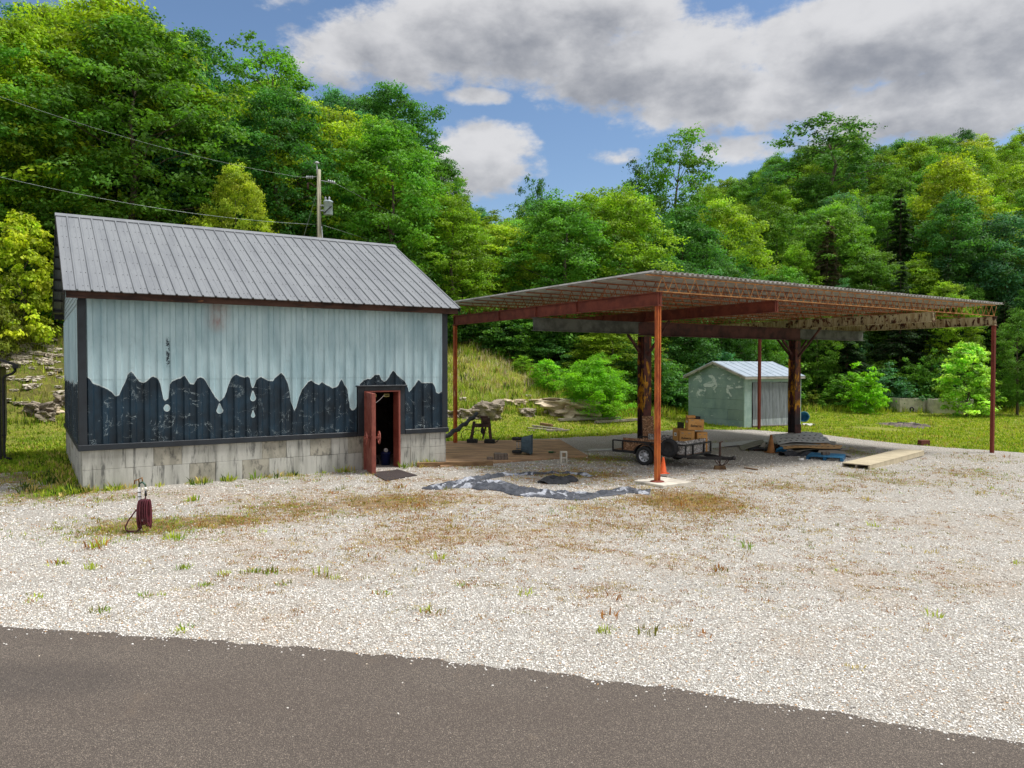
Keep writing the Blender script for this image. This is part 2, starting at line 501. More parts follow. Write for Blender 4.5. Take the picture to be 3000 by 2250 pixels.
def tone_mat(name, rough=.8, trans=0.0, objcol=False, spec=.3):
    """colour from the mesh's own 'tone' attribute, times the object's colour"""
    m = bpy.data.materials.new(name); m.use_nodes = True
    b = NB(m.node_tree); nt = m.node_tree
    nt.nodes.clear()
    at = b.n('ShaderNodeAttribute', attribute_name='tone').outputs['Color']
    if objcol:
        oi = nt.nodes.new('ShaderNodeObjectInfo')
        at = b.mix(1.0, at, oi.outputs['Color'], 'MULTIPLY')
    pr = b.n('ShaderNodeBsdfPrincipled', {'Base Color': at, 'Roughness': rough, 'Specular IOR Level': spec})
    out = nt.nodes.new('ShaderNodeOutputMaterial')
    sh = pr.outputs[0]
    if trans:
        tr = b.n('ShaderNodeBsdfTranslucent', {'Color': b.mix(1.0, at, (1.25, 1.3, .6), 'MULTIPLY')})
        sh = b.n('ShaderNodeMixShader', {0: trans, 1: sh, 2: tr.outputs[0]}).outputs[0]
    nt.links.new(sh, out.inputs[0])
    return m


M['leaf'] = tone_mat('leaf', .6, .42, True, .25)
M['blade'] = tone_mat('grass_blade', .8, .25)
M['pebble'] = tone_mat('pebble', .85, spec=.3)


def gravel_mat():
    m, b, pr, co = new_mat('white_gravel')
    wd = b.n('ShaderNodeAttribute', attribute_name='tone')
    sepw = b.n('ShaderNodeSeparateColor', {'Color': wd.outputs['Color']})
    v = b.voro(co, 46); e = b.voro(co, 46, 'DISTANCE_TO_EDGE')
    rnd = b.n('ShaderNodeSeparateColor', {'Color': v.outputs['Color']})
    col = b.ramp(rnd.outputs[0], [(0, S(152, 143, 130)), (.25, S(206, 202, 193)), (.7, S(231, 228, 221)), (.93, S(216, 210, 198)), (1, S(196, 150, 104))])
    col = b.mix(b.m('SUBTRACT', 1, b.ss(e.outputs[0], .0, .16)), col, S(126, 121, 113))
    big = b.noise(co, .35, 5, .6)
    col = b.mix(b.lin(big, .35, .7, 0, .3), col, S(176, 164, 150))
    patch = b.noise(co, 1.6, 7, .7)
    pf = b.ss(b.m('ADD', patch, b.m('MULTIPLY', b.m('SUBTRACT', b.noise(co, 14, 4, .7), .5), .35)), .60, .72)
    col = b.mix(b.m('MULTIPLY', pf, .30), col, S(150, 118, 84))
    col = b.mix(b.m('MULTIPLY', sepw.outputs[2], .55), col, S(178, 148, 112))
    wn = b.m('ADD', b.m('MULTIPLY', b.m('SUBTRACT', b.noise(co, 3.5, 7, .7), .5), 1.1), sepw.outputs[0])
    wf = b.ss(b.m('ADD', wn, b.m('MULTIPLY', b.m('SUBTRACT', b.noise(co, 30, 3, .7), .5), .5)), .42, .75)
    soil = b.mix(b.ss(b.noise(co, 5, 6, .7), .4, .62), S(160, 124, 72), S(112, 92, 56))
    soil = b.mix(b.m('MULTIPLY', sepw.outputs[1], b.ss(b.noise(co, 4, 6, .7), .4, .6)), soil, S(98, 106, 44))
    col = b.mix(b.m('MULTIPLY', wf, .85), col, soil)
    b.put(pr.inputs['Base Color'], col); pr.inputs['Roughness'].default_value = .95
    bump(b, pr, b.ss(e.outputs[0], 0, .35), .9, .02)
    return m


def asphalt_mat():
    m, b, pr, co = new_mat('asphalt')
    v = b.voro(co, 150); rnd = b.n('ShaderNodeSeparateColor', {'Color': v.outputs['Color']})
    col = b.ramp(rnd.outputs[0], [(0, S(62, 56, 51)), (.5, S(88, 80, 73)), (.85, S(110, 101, 92)), (1, S(156, 143, 128))])
    big = b.noise(b.scale(co, .5, 1.2, 1), .5, 6, .65)
    col = b.mix(b.lin(big, .3, .7, 0, .5), col, S(76, 65, 58))
    col = b.mix(b.ss(b.noise(co, 1.3, 7, .7), .6, .8), col, S(110, 97, 84))
    sx = b.n('ShaderNodeSeparateXYZ', {'Vector': co})
    ex = b.m('MULTIPLY', b.m('ADD', sx.outputs[0], 4.6), 1 / 1.1); ey = b.m('MULTIPLY', b.m('SUBTRACT', sx.outputs[1], 7.0), 1 / .5)
    oil = b.m('SUBTRACT', 1, b.ss(b.m('ADD', b.m('MULTIPLY_ADD', ex, ex, b.m('MULTIPLY', ey, ey)), b.m('MULTIPLY', b.m('SUBTRACT', big, .5), 2.0)), .1, 1.3))
    col = b.mix(b.m('MULTIPLY', oil, .3), col, S(44, 40, 40))
    spk = b.voro(co, 9)
    col = b.mix(b.m('LESS_THAN', spk.outputs['Distance'], .045), col, S(180, 172, 160))
    b.put(pr.inputs['Base Color'], col); pr.inputs['Roughness'].default_value = .9
    bump(b, pr, b.m('ADD', v.outputs['Distance'], b.noise(co, 60, 3)), .7, .012)
    return m


def grass_mat():
    m, b, pr, co = new_mat('grassy_ground')
    n = b.noise(co, .35, 6, .65); n2 = b.noise(co, 5, 6, .7); n3 = b.noise(co, 26, 4, .7)
    col = b.mix(b.ss(n, .38, .62), S(124, 140, 36), S(150, 152, 50))
    col = b.mix(b.ss(n2, .45, .7), col, S(160, 150, 74))
    col = b.mix(b.ss(n3, .45, .72), col, S(84, 100, 28))
    wd = b.n('ShaderNodeAttribute', attribute_name='tone')
    sw = b.n('ShaderNodeSeparateColor', {'Color': wd.outputs['Color']})
    dirt = b.mix(b.ss(n2, .4, .6), S(92, 72, 46), S(66, 56, 36))
    col = b.mix(b.m('MULTIPLY', sw.outputs[0], b.ss(n2, .3, .5)), col, dirt)
    b.put(pr.inputs['Base Color'], col); pr.inputs['Roughness'].default_value = 1
    bump(b, pr, b.m('ADD', n2, n3), 1, .08)
    return m


def slab_mat():
    m, b, pr, co = new_mat('muddy_concrete_slab')
    n = b.noise(b.scale(co, .6, 1.6, 1), 1.6, 8, .65)
    col = b.mix(b.ss(n, .35, .65), S(178, 142, 106), S(132, 106, 80))
    col = b.mix(b.ss(b.noise(co, 7, 6, .7), .55, .75), col, S(196, 166, 128))
    b.put(pr.inputs['Base Color'], col); pr.inputs['Roughness'].default_value = .9
    bump(b, pr, b.noise(co, 20, 5), .4)
    return m


M['gravel'] = gravel_mat(); M['asphalt'] = asphalt_mat(); M['grass'] = grass_mat(); M['slab'] = slab_mat()


# ================================================================== THE SETTING
def weed_blobs():
    """patches of weeds on the gravel: centre and half sizes on the ground, strength, greenness"""
    out = []
    for px, py, rx, ry, w, g in ((420, 1545, 250, 42, 1.0, .55), (640, 1530, 240, 32, .9, .25), (880, 1492, 320, 36, .75, .2), (1130, 1475, 260, 42, .85, .1), (1250, 1520, 200, 28, .55, .0),
                                 (1330, 1560, 260, 40, .35, 0), (2010, 1470, 260, 55, .95, .05), (1760, 1500, 170, 40, .6, .05), (1850, 1540, 300, 46, .45, .0),
                                 (2330, 1430, 260, 26, .6, .1), (2650, 1412, 260, 20, .55, .25), (2820, 1385, 170, 24, .6, .3), (2500, 1395, 120, 22, .6, .4),
                                 (1740, 1345, 170, 15, .85, .5), (1700, 1392, 200, 18, .8, .25), (1480, 1372, 140, 8, .55, .4), (150, 1445, 190, 40, .95, .6), (120, 1395, 200, 34, .9, .7),
                                 (2480, 1325, 120, 16, .75, .8), (2570, 1385, 90, 18, .6, .5), (2880, 1345, 150, 18, .45, .3), (900, 1400, 280, 16, .45, .5), (320, 1462, 120, 22, .6, .6),
                                 (1160, 1620, 420, 60, .22, 0), (2150, 1560, 400, 60, .2, .1), (2960, 1450, 120, 40, .35, .3), (2200, 1310, 200, 14, .3, .2)):
        c = G(px, py); d = c.y
        out.append((c.x, c.y, rx * d / F_PX, ry * d * d / (CAM_H * F_PX), w, g))
    return out


BLOBS = weed_blobs()


def weed(x, y):
    """weed density 0..1 and greenness on the gravel"""
    x = np.asarray(x, float); y = np.asarray(y, float)
    w = np.zeros_like(x); g = np.zeros_like(x)
    for cx, cy, ax, ay, s, gr in BLOBS:
        f = s * np.exp(-(((x - cx) / ax) ** 2 + ((y - cy) / ay) ** 2) * 1.3)
        g = np.where(f > w, gr, g); w = np.maximum(w, f)
    return w, g


def vnoise(x, y, f, seed=0):
    """smooth value noise 0..1"""
    x = np.asarray(x, float) * f + seed * 17.3; y = np.asarray(y, float) * f + seed * 9.1
    i, j = np.floor(x), np.floor(y); a, b = x - i, y - j
    a = a * a * (3 - 2 * a); b = b * b * (3 - 2 * b)
    h = lambda p, q: np.modf(np.abs(np.sin(p * 127.1 + q * 311.7 + seed) * 43758.5453))[0]
    return (h(i, j) * (1 - a) + h(i + 1, j) * a) * (1 - b) + (h(i, j + 1) * (1 - a) + h(i + 1, j + 1) * a) * b


def tan_patch(x, y):
    """earth trodden up between the stones, 0..1"""
    n = .5 * vnoise(x, y, .45, 1) + .3 * vnoise(x, y, 1.1, 2) + .2 * vnoise(x, y, 2.7, 3)
    zone = .35 + .65 * np.exp(-((np.asarray(y) - 14.5) / 5.5) ** 2) * np.exp(-((np.asarray(x) - .5) / 9) ** 2)
    return sm(n + .20 * zone, .60, .90) * (.10 + .42 * zone)


ROAD_PX = [(-700, 1800), (0, 1845), (542, 1882), (1085, 1926), (1492, 1969), (1899, 2021), (2441, 2102), (3000, 2197), (3700, 2340)]
_r = [G(*p) for p in ROAD_PX]
RX = [-40] + [p.x for p in _r] + [30]; RY = [_r[0].y + 4] + [p.y for p in _r] + [_r[-1].y - 9]


def y_road(x): return np.interp(x, RX, RY) + .05 * np.sin(np.asarray(x) * 5.1) * .5 + .03 * np.sin(np.asarray(x) * 13.7)


BX = [-60, -30, -19, -14.5, -9, -2.6, -.1, 4.6, 8.4, 12.2, 15.0, 16.8, 20, 30, 60]
BY = [18, 20.5, 21.6, 21.0, 23, 29.3, 30.7, 33.8, 37.6, 38.4, 36.3, 32.0, 29.4, 25, 21]


def y_back(x): return np.interp(x, BX, BY) + .10 * np.sin(np.asarray(x) * 2.7) + .06 * np.sin(np.asarray(x) * 7.3 + 1)


def sheet_mesh(name, x0, x1, nx, ny, ya, yb, lift, m, tone=None, bias=1.0):
    """lofted sheet between two edge curves, lying on the ground"""
    xs = np.linspace(-1, 1, nx); xs = (np.sign(xs) * np.abs(xs) ** 1.6) * max(x1, -x0); xs = xs[(xs >= x0) & (xs <= x1)]; nx = len(xs); t = np.linspace(0, 1, ny) ** bias
    X = np.repeat(xs[None, :], ny, 0)
    A, B = ya(xs), yb(xs)
    Y = A[None, :] + t[:, None] * (B - A)[None, :]
    Z = hz(X, Y) + lift
    v = np.stack([X, Y, Z], -1).reshape(-1, 3)
    i, j = np.meshgrid(np.arange(nx - 1), np.arange(ny - 1))
    a = (j * nx + i).ravel()
    f = np.stack([a, a + 1, a + nx + 1, a + nx], -1)
    cols = None
    if tone:
        w, g = tone(X.ravel(), Y.ravel()); cols = np.stack([w, g, tan_patch(X.ravel(), Y.ravel())], -1)
    return link(name, np_mesh(name, v, f, m, cols, True))


def build_ground():
    xs = np.unique(np.concatenate([np.arange(-150, -40, 5), np.arange(-40, 50, .8), np.arange(50, 191, 5)]))
    ys = np.unique(np.concatenate([np.arange(-40, 4, 4), np.arange(4, 66, .8), np.arange(66, 130, 3), np.arange(130, 261, 10)]))
    nx, ny = len(xs), len(ys)
    X, Y = np.meshgrid(xs, ys)
    Z = hz(X, Y)
    v = np.stack([X, Y, Z], -1).reshape(-1, 3)
    i, j = np.meshgrid(np.arange(nx - 1), np.arange(ny - 1)); a = (j * nx + i).ravel()
    f = np.stack([a, a + 1, a + nx + 1, a + nx], -1)
    # bare earth: under the trees, and in places on the rocky slope
    dx, dy = X + 2.8, Y - 37.2
    s = -.40 * dx + .917 * dy; t = .917 * dx + .40 * dy
    dirt = np.maximum(sm(s, 10, 15) * (1 - sm(t, 4, 16)), sm(Y - (45 + 12.5 * sm(X, 4, 24)), 1, 4))
    dirt = np.maximum(dirt, .75 * sm(s, .5, 3) * (1 - sm(t, -14, -10)) * .8)
    c = np.stack([dirt, 0 * dirt, 0 * dirt], -1).reshape(-1, 3)
    tag(link('ground', np_mesh('ground', v, f, M['grass'], c, True)), kind='structure')


build_ground()
tag(sheet_mesh('gravel_lot', -60, 60, 300, 120, lambda x: y_road(x) - .3, y_back, .022, M['gravel'], weed, 1.25), kind='structure')
tag(sheet_mesh('asphalt_road', -60, 45, 260, 8, lambda x: np.full_like(x, -10.0), y_road, .045, M['asphalt']), kind='structure')


def build_slab():
    c = [G(1290, 1372), G(1722, 1341), G(1640, 1292), G(1290, 1299)]
    m = MB()
    def fn(a, b_):
        p = c[0].lerp(c[1], a).lerp(c[3].lerp(c[2], a), b_)
        return (p.x, p.y, gz(p) + .075)
    m.grid(fn, 24, 14, .12)
    m.build('concrete_slab', M['slab'], kind='structure')


build_slab()


def rand_rot(rng, n):
    a = rng.uniform(0, 2 * np.pi, n)
    return np.cos(a), np.sin(a)


def pebbles():
    rng = np.random.default_rng(3)
    base = np.array([(1, 0, 0), (0, 1, 0), (-1, 0, 0), (0, -1, 0), (.1, .1, 1), (-.1, 0, -1)], float)
    tri = np.array([(0, 1, 4), (1, 2, 4), (2, 3, 4), (3, 0, 4), (1, 0, 5), (2, 1, 5), (3, 2, 5), (0, 3, 5)])
    P = []; size = []
    for y0, y1, dens, s0, s1 in ((5.4, 7.5, 1400, .006, .015), (7.5, 10, 1050, .007, .016), (10, 14, 480, .008, .018), (14, 19, 130, .012, .024), (19, 27, 40, .015, .030)):
        hw = y1 * .74
        n = int((y1 - y0) * 2 * hw * dens)
        x = rng.uniform(-hw, hw, n); y = rng.uniform(y0, y1, n)
        ok = (y > y_road(x) - .02 + .05 * rng.standard_normal(n) * (rng.uniform(0, 1, n) < .5)) & (y < y_back(x)) & (np.abs(x) < y * .74)
        # not inside the barn
        u = (x + 10.249) * U.x + (y - 17.864) * U.y; v = (x + 10.249) * V.x + (y - 17.864) * V.y
        ok &= ~((u > -.1) & (u < 9.9) & (v > -.05) & (v < 9.2))
        w, _ = weed(x, y)
        ok &= rng.uniform(0, 1, n) > w * 1.15
        stray = (y < y_road(x)) & (y > y_road(x) - 1.6) & (np.abs(x) < y * .74) & (rng.uniform(0, 1, n) < .11 * np.exp(-(y_road(x) - y) / .12) + .00025)
        ok |= stray
        P.append(np.stack([x[ok], y[ok]], -1)); size.append(rng.uniform(s0, s1, ok.sum()))
    P = np.concatenate(P); size = np.concatenate(size); n = len(P)
    ca, sa = rand_rot(rng, n)
    k = base[None] * (1 + rng.uniform(-.35, .35, (n, 6, 3)))
    k *= size[:, None, None] * np.stack([rng.uniform(.8, 1.35, n), rng.uniform(.7, 1, n), rng.uniform(.45, .8, n)], -1)[:, None, :]
    tilt = rng.uniform(-.5, .5, n)
    z0 = k[:, :, 2] * np.cos(tilt)[:, None] + k[:, :, 0] * np.sin(tilt)[:, None]
    x0 = k[:, :, 0] * np.cos(tilt)[:, None] - k[:, :, 2] * np.sin(tilt)[:, None]
    X = x0 * ca[:, None] - k[:, :, 1] * sa[:, None]; Y = x0 * sa[:, None] + k[:, :, 1] * ca[:, None]
    gzv = hz(P[:, 0], P[:, 1]) + np.where(P[:, 1] < y_road(P[:, 0]), .045, .022)
    v = np.stack([X + P[:, :1], Y + P[:, 1:], z0 * .8 + gzv[:, None] + size[:, None] * .25], -1).reshape(-1, 3)
    f = (tri[None] + 6 * np.arange(n)[:, None, None]).reshape(-1, 3)
    pal = np.array([S(237, 234, 228), S(225, 221, 213), S(207, 203, 196), S(241, 239, 234), S(178, 174, 168), S(134, 130, 126), S(200, 156, 106), S(226, 213, 192)])
    c = pal[rng.choice(8, n, p=[.28, .22, .14, .18, .08, .04, .02, .04])] * rng.uniform(.98, 1.16, (n, 1))
    tp = tan_patch(P[:, 0], P[:, 1])[:, None] * .6
    c = c * (1 - tp) + np.array(S(186, 158, 124)) * tp
    c = np.repeat(c[:, None], 6, 1).reshape(-1, 3)
    o = link('gravel_stones', np_mesh('gravel_stones', v, f, M['pebble'], c))
    tag(o, 'loose white gravel stones covering the open lot', 'gravel', kind='stuff')


pebbles()


def tufts(name, P, h, spread, nb, cols, width=.012, rng=None, label=None, cat='grass', lean=.35, lift=0.0):
    """grass blades at points P (n, 2): nb bent blades each; colours per tuft"""
    rng = rng or np.random.default_rng(5)
    n = len(P); N = n * nb
    i = np.repeat(np.arange(n), nb)
    a = rng.uniform(0, 2 * np.pi, N); r = spread[i] * np.sqrt(rng.uniform(0, 1, N))
    x = P[i, 0] + r * np.cos(a); y = P[i, 1] + r * np.sin(a)
    z = hz(x, y) + lift
    hh = h[i] * rng.uniform(.45, 1.1, N)
    la = a + rng.normal(0, .8, N); ln = hh * np.abs(rng.normal(0, lean, N))
    w = width * (.6 + hh / max(h.mean(), 1e-6) * .4) * rng.uniform(.7, 1.3, N)
    wa = rng.uniform(0, np.pi, N)
    wx, wy = w * np.cos(wa), w * np.sin(wa)
    mx, my = x + np.cos(la) * ln * .35, y + np.sin(la) * ln * .35
    tx, ty = x + np.cos(la) * ln, y + np.sin(la) * ln
    zt = z + np.sqrt(np.maximum(hh ** 2 - ln ** 2 * .5, hh ** 2 * .15))
    zm = z + (zt - z) * .6
    v = np.stack([np.stack([x - wx, y - wy, z - .01], -1), np.stack([x + wx, y + wy, z - .01], -1),
                  np.stack([mx + wx * .8, my + wy * .8, zm], -1), np.stack([mx - wx * .8, my - wy * .8, zm], -1),
                  np.stack([tx, ty, zt], -1)], 1).reshape(-1, 3)
    b = 5 * np.arange(N)[:, None]
    tri = np.array([(0, 1, 2), (0, 2, 3), (3, 2, 4)])
    f = (b[:, None] + tri[None]).reshape(-1, 3)
    c = cols[i] * rng.uniform(.75, 1.2, (N, 1))
    c = np.repeat(c[:, None], 5, 1).reshape(-1, 3)
    o = link(name, np_mesh(name, v, f, M['blade'], c))
    tag(o, label, cat, kind='stuff')
    return o


C_GREEN = np.array(S(124, 158, 34)); C_LIME = np.array(S(176, 192, 60)); C_STRAW = np.array(S(196, 176, 108)); C_RUST = np.array(S(164, 112, 56))
C_DARK = np.array(S(58, 84, 24)); C_OLIVE = np.array(S(122, 124, 44)); C_DRY = np.array(S(160, 134, 84))


def pick(rng, n, pal, p):
    return np.array(pal)[rng.choice(len(pal), n, p=p)]


def barn_uv(x, y):
    return (x + 10.249) * U.x + (y - 17.864) * U.y, (x + 10.249) * V.x + (y - 17.864) * V.y


def in_frame(x, y, m=.72): return (np.abs(x) < y * m) & (y > 4)


def grasses():
    rng = np.random.default_rng(11)
    # weeds on the gravel
    n = 240000
    y = rng.uniform(6, 40, n); x = rng.uniform(-1, 1, n) * y * .72
    w, g = weed(x, y)
    u, v = barn_uv(x, y)
    patch = .5 + .5 * np.sin(x * 2.1 + 1.7 * np.sin(y * 1.3)) * np.sin(y * 2.6 + 1.1 * np.sin(x * 1.9))
    ok = (rng.uniform(0, 1, n) < (w * .8) ** 1.3 * (.3 + .9 * patch)) & (y > y_road(x) + .3) & (y < y_back(x)) & ~((u > -.05) & (u < 9.8) & (v > -.05) & (v < 9.3))
    x, y, g = x[ok], y[ok], g[ok]; n = len(x)
    gr = rng.uniform(0, 1, n) < g
    col = np.where(gr[:, None], pick(rng, n, [C_GREEN, C_LIME, C_OLIVE], [.4, .25, .35]), pick(rng, n, [C_STRAW, C_RUST, C_DRY, C_OLIVE], [.3, .3, .25, .15]))
    tufts('lot_weeds', np.stack([x, y], -1), rng.uniform(.02, .075, n), rng.uniform(.05, .14, n), 7, col, .006, rng, 'dry and green weeds growing through the gravel lot', 'weeds', .9, .02)
    # lone tufts in the open gravel, and the clumps against the foundation
    pts, hs, cs = [], [], []
    for k in range(70):
        yy = rng.uniform(7, 30); xx = rng.uniform(-.72, .72) * yy
        uu, vv = barn_uv(xx, yy)
        if yy < y_road(xx) + .4 or yy > y_back(xx) or (-.1 < uu < 9.9 and -.1 < vv): continue
        pts.append((xx, yy)); hs.append(rng.uniform(.05, .16)); cs.append([C_LIME, C_GREEN, C_RUST, C_STRAW, C_OLIVE][rng.choice(5, p=[.16, .16, .28, .25, .15])])
    for px, py, h in ((190, 1655, .14), (100, 1765, .09), (292, 1798, .1), (540, 1670, .12), (655, 1690, .12), (735, 1680, .10), (805, 1680, .12), (600, 1718, .1), (430, 1755, .1), (530, 1853, .08),
                      (970, 1697, .1), (1260, 1800, .15), (1375, 1722, .08), (1760, 1856, .11), (2108, 1678, .12), (500, 1585, .16), (275, 1605, .22), (1130, 1740, .1), (820, 1718, .1), (560, 1470, .2)):
        p = G(px, py)
        for q in range(4): pts.append((p.x + rng.normal(0, .06), p.y + rng.normal(0, .06))); hs.append(h * rng.uniform(.3, .9)); cs.append([C_LIME, C_GREEN, C_OLIVE, C_RUST][rng.choice(4, p=[.4, .2, .2, .2])])
    for k in range(240):
        uu = rng.uniform(-.2, 9.9)
        if 6.7 < uu < 8.2: continue
        vv = -abs(rng.normal(0, .16)) - .03
        p = Vector((-10.249, 17.864, 0)) + U * uu + V * vv
        if math.sin(uu * 3.1) + math.sin(uu * 7.7 + 1) < .1: continue
        pts.append((p.x, p.y)); hs.append(rng.uniform(.08, .24)); cs.append([C_LIME, C_GREEN, C_DARK, C_STRAW][rng.choice(4)])
    for k in range(260):     # the shaded strip left of the barn
        vv = rng.uniform(-.6, 9); uu = -abs(rng.normal(0, .5)) - .05
        p = Vector((-10.249, 17.864, 0)) + U * uu + V * vv
        pts.append((p.x, p.y)); hs.append(rng.uniform(.08, .26)); cs.append([C_LIME, C_GREEN, C_DARK, C_STRAW][rng.choice(4)])
    # flat dead patches between the stones
    q = 0
    while q < 1500:
        yy = rng.uniform(8.5, 24); xx = rng.uniform(-.7, .7) * yy
        uu, vv = barn_uv(xx, yy)
        if yy < y_road(xx) + .6 or (-.1 < uu < 9.9 and -.1 < vv): continue
        if rng.uniform() > (np.exp(-((xx - 1.0) / 7) ** 2) * np.clip((yy - 8) / 6, .1, 1) * .9 + .06) * (.25 + 1.2 * float(tan_patch(xx, yy))): continue
        for _ in range(rng.integers(3, 12)):
            pts.append((xx + rng.normal(0, .20), yy + rng.normal(0, .12))); hs.append(rng.uniform(.012, .035)); cs.append([C_RUST, C_DRY, C_STRAW, C_OLIVE][rng.choice(4, p=[.45, .25, .2, .1])])
        q += 1
    P = np.array(pts); h = np.array(hs); c = np.array(cs)
    tufts('weed_tufts', P, h, h * .6 + .05, 14, c, .0045, rng, 'separate weed tufts standing in the gravel and along the foundation', 'weeds', .8, .02)
    # lawn
    n = 70000
    y = rng.uniform(20, 62, n) ** 1.0; x = rng.uniform(-.74, .74, n) * y
    dx, dy = x + 2.8, y - 37.2
    s = -.40 * dx + .917 * dy; t = .917 * dx + .40 * dy
    u, v = barn_uv(x, y)
    slab = (y < 29.9) & (x > -3) & (x < 3)
    lawn = (y > y_back(x) - .12) & (s < 1.2) & ~((u > -.1) & (u < 9.9) & (v > 0) & (v < 9.2)) & ~slab
    lawn |= (y > y_back(x) - .12) & (t > 14) & (y < 45 + 12.5 * sm(x, 4, 24) + 2)
    f = np.exp(-(((x - 19.8) / 1.5) ** 2 + ((y - 40.8) / 1.8) ** 2)) < .5
    su = (x - 12.35) * U.x + (y - 39.9) * U.y; sv = (x - 12.35) * V.x + (y - 39.9) * V.y
    f &= ~((su > -.1) & (su < 4.8) & (sv > -.1) & (sv < 4.2))
    ok = lawn & f
    x, y = x[ok], y[ok]; n = len(x)
    bright = .5 + .5 * np.sin(x * .5 + 1.2 * np.sin(y * .3))
    col = np.where((rng.uniform(0, 1, n) < .25 + .3 * bright)[:, None], pick(rng, n, [C_LIME, C_STRAW, C_OLIVE], [.6, .15, .25]), pick(rng, n, [C_GREEN, C_LIME], [.65, .35]))
    tufts('lawn_grass', np.stack([x, y], -1), rng.uniform(.05, .15, n), np.full(n, .2), 5, col, .02, rng, 'short yellowish green lawn grass behind the canopy and shed', 'grass', .7)
    # long grass on the hill slope and at the foot of the woods
    n = 60000
    y = rng.uniform(24, 64, n); x = rng.uniform(-.76, .76, n) * y
    dx, dy = x + 2.8, y - 37.2
    s = -.40 * dx + .917 * dy; t = .917 * dx + .40 * dy
    u, v = barn_uv(x, y)
    hill = (s > .6) & (s < 12.5) & (t < 14) & ~((u > -.1) & (u < 9.9) & (v > 0) & (v < 9.2))
    rocky = (t < -10) & (s > 1)
    hill &= ~rocky | (rng.uniform(0, 1, n) < .45)
    e = y - (45 + 12.5 * sm(x, 4, 24))
    edge = (t > 10) & (e > -1.6) & (e < 2.5)
    ok = hill | edge
    x, y, s, t, e = x[ok], y[ok], s[ok], t[ok], e[ok]; n = len(x); ed = (t > 10)
    pale = np.clip(np.exp(-(((x + .5) / 4.5) ** 2 + ((s - 6.5) / 3.0) ** 2)), 0, 1)
    col = np.where((rng.uniform(0, 1, n) < pale * .5)[:, None], pick(rng, n, [np.array(S(206, 190, 160)), C_STRAW, np.array(S(190, 168, 150))], [.5, .3, .2]),
                   pick(rng, n, [C_GREEN, C_LIME, C_OLIVE, C_STRAW, C_DARK], [.36, .26, .18, .08, .12]))
    h = np.where(ed, rng.uniform(.2, .7, n), rng.uniform(.16, .5, n)) * np.where(t < -10, .75, 1)
    tufts('tall_grass', np.stack([x, y], -1), h, np.full(n, .22), 6, col, .016, rng, 'long wild grass on the slope behind the barn and at the foot of the woods', 'grass', .4)


grasses()


# ================================================================== THE BARN
BARN = (-10.249, 17.864, 0.0)
BL, BW, WALL_H, FND, RIDGE_H, OV = 9.736, 8.964, 4.69, 1.04, 7.33, .30
EAVE_Y, EAVE_Z = -.40, 4.80
SLOPE = (RIDGE_H - EAVE_Z) / (BW / 2 - EAVE_Y)


def wall_uz(px, py):
    """local (u, z) on the barn's front wall from photograph pixels"""
    k = (px - 1500) / F_PX
    u = (k * 17.864 + 10.249) / (U.x - U.y * k)
    d = 17.864 + U.y * u
    return u, CAM_H - (py - HOR) / F_PX * d


def z1(x, y): return wall_uz(x * .6329, 550 + y * .6329)


DRIP = [(403, 858), (415, 880), (430, 903), (450, 908), (490, 925), (515, 940), (535, 962), (550, 955), (560, 930), (580, 895), (590, 862), (608, 845), (625, 868), (645, 893), (665, 900), (690, 880), (705, 868),
        (725, 875), (738, 895), (746, 925), (750, 968), (765, 983), (779, 968), (781, 925), (787, 900), (800, 888), (820, 882), (840, 875), (853, 864), (868, 888), (880, 905), (900, 905), (908, 882), (925, 871),
        (945, 880), (960, 905), (975, 935), (995, 965), (1015, 987), (1035, 965), (1050, 930), (1060, 900), (1075, 870), (1090, 860), (1110, 868), (1130, 875), (1150, 868), (1157, 885), (1161, 910), (1170, 928),
        (1180, 905), (1186, 885), (1205, 870), (1225, 880), (1240, 890), (1260, 890), (1280, 870), (1300, 853), (1315, 870), (1330, 895), (1340, 940), (1345, 985), (1358, 1028), (1372, 1005), (1385, 960),
        (1400, 925), (1420, 900), (1440, 887), (1455, 900), (1475, 910), (1490, 895), (1505, 908), (1525, 915), (1540, 925), (1560, 915), (1575, 890), (1582, 882), (1592, 905), (1605, 930), (1612, 985),
        (1616, 1012), (1630, 1028), (1645, 1020), (1650, 985), (1655, 925), (1665, 905), (1680, 890), (1700, 880), (1715, 882), (1735, 862), (1755, 862), (1765, 885), (1780, 895), (1800, 870), (1820, 840),
        (1835, 865), (1855, 878), (1870, 890), (1880, 910), (1893, 942), (1905, 930), (1920, 905), (1938, 883), (1950, 900), (1975, 900), (2000, 900), (2010, 918), (2020, 945), (2032, 950), (2042, 940), (2050, 915)]


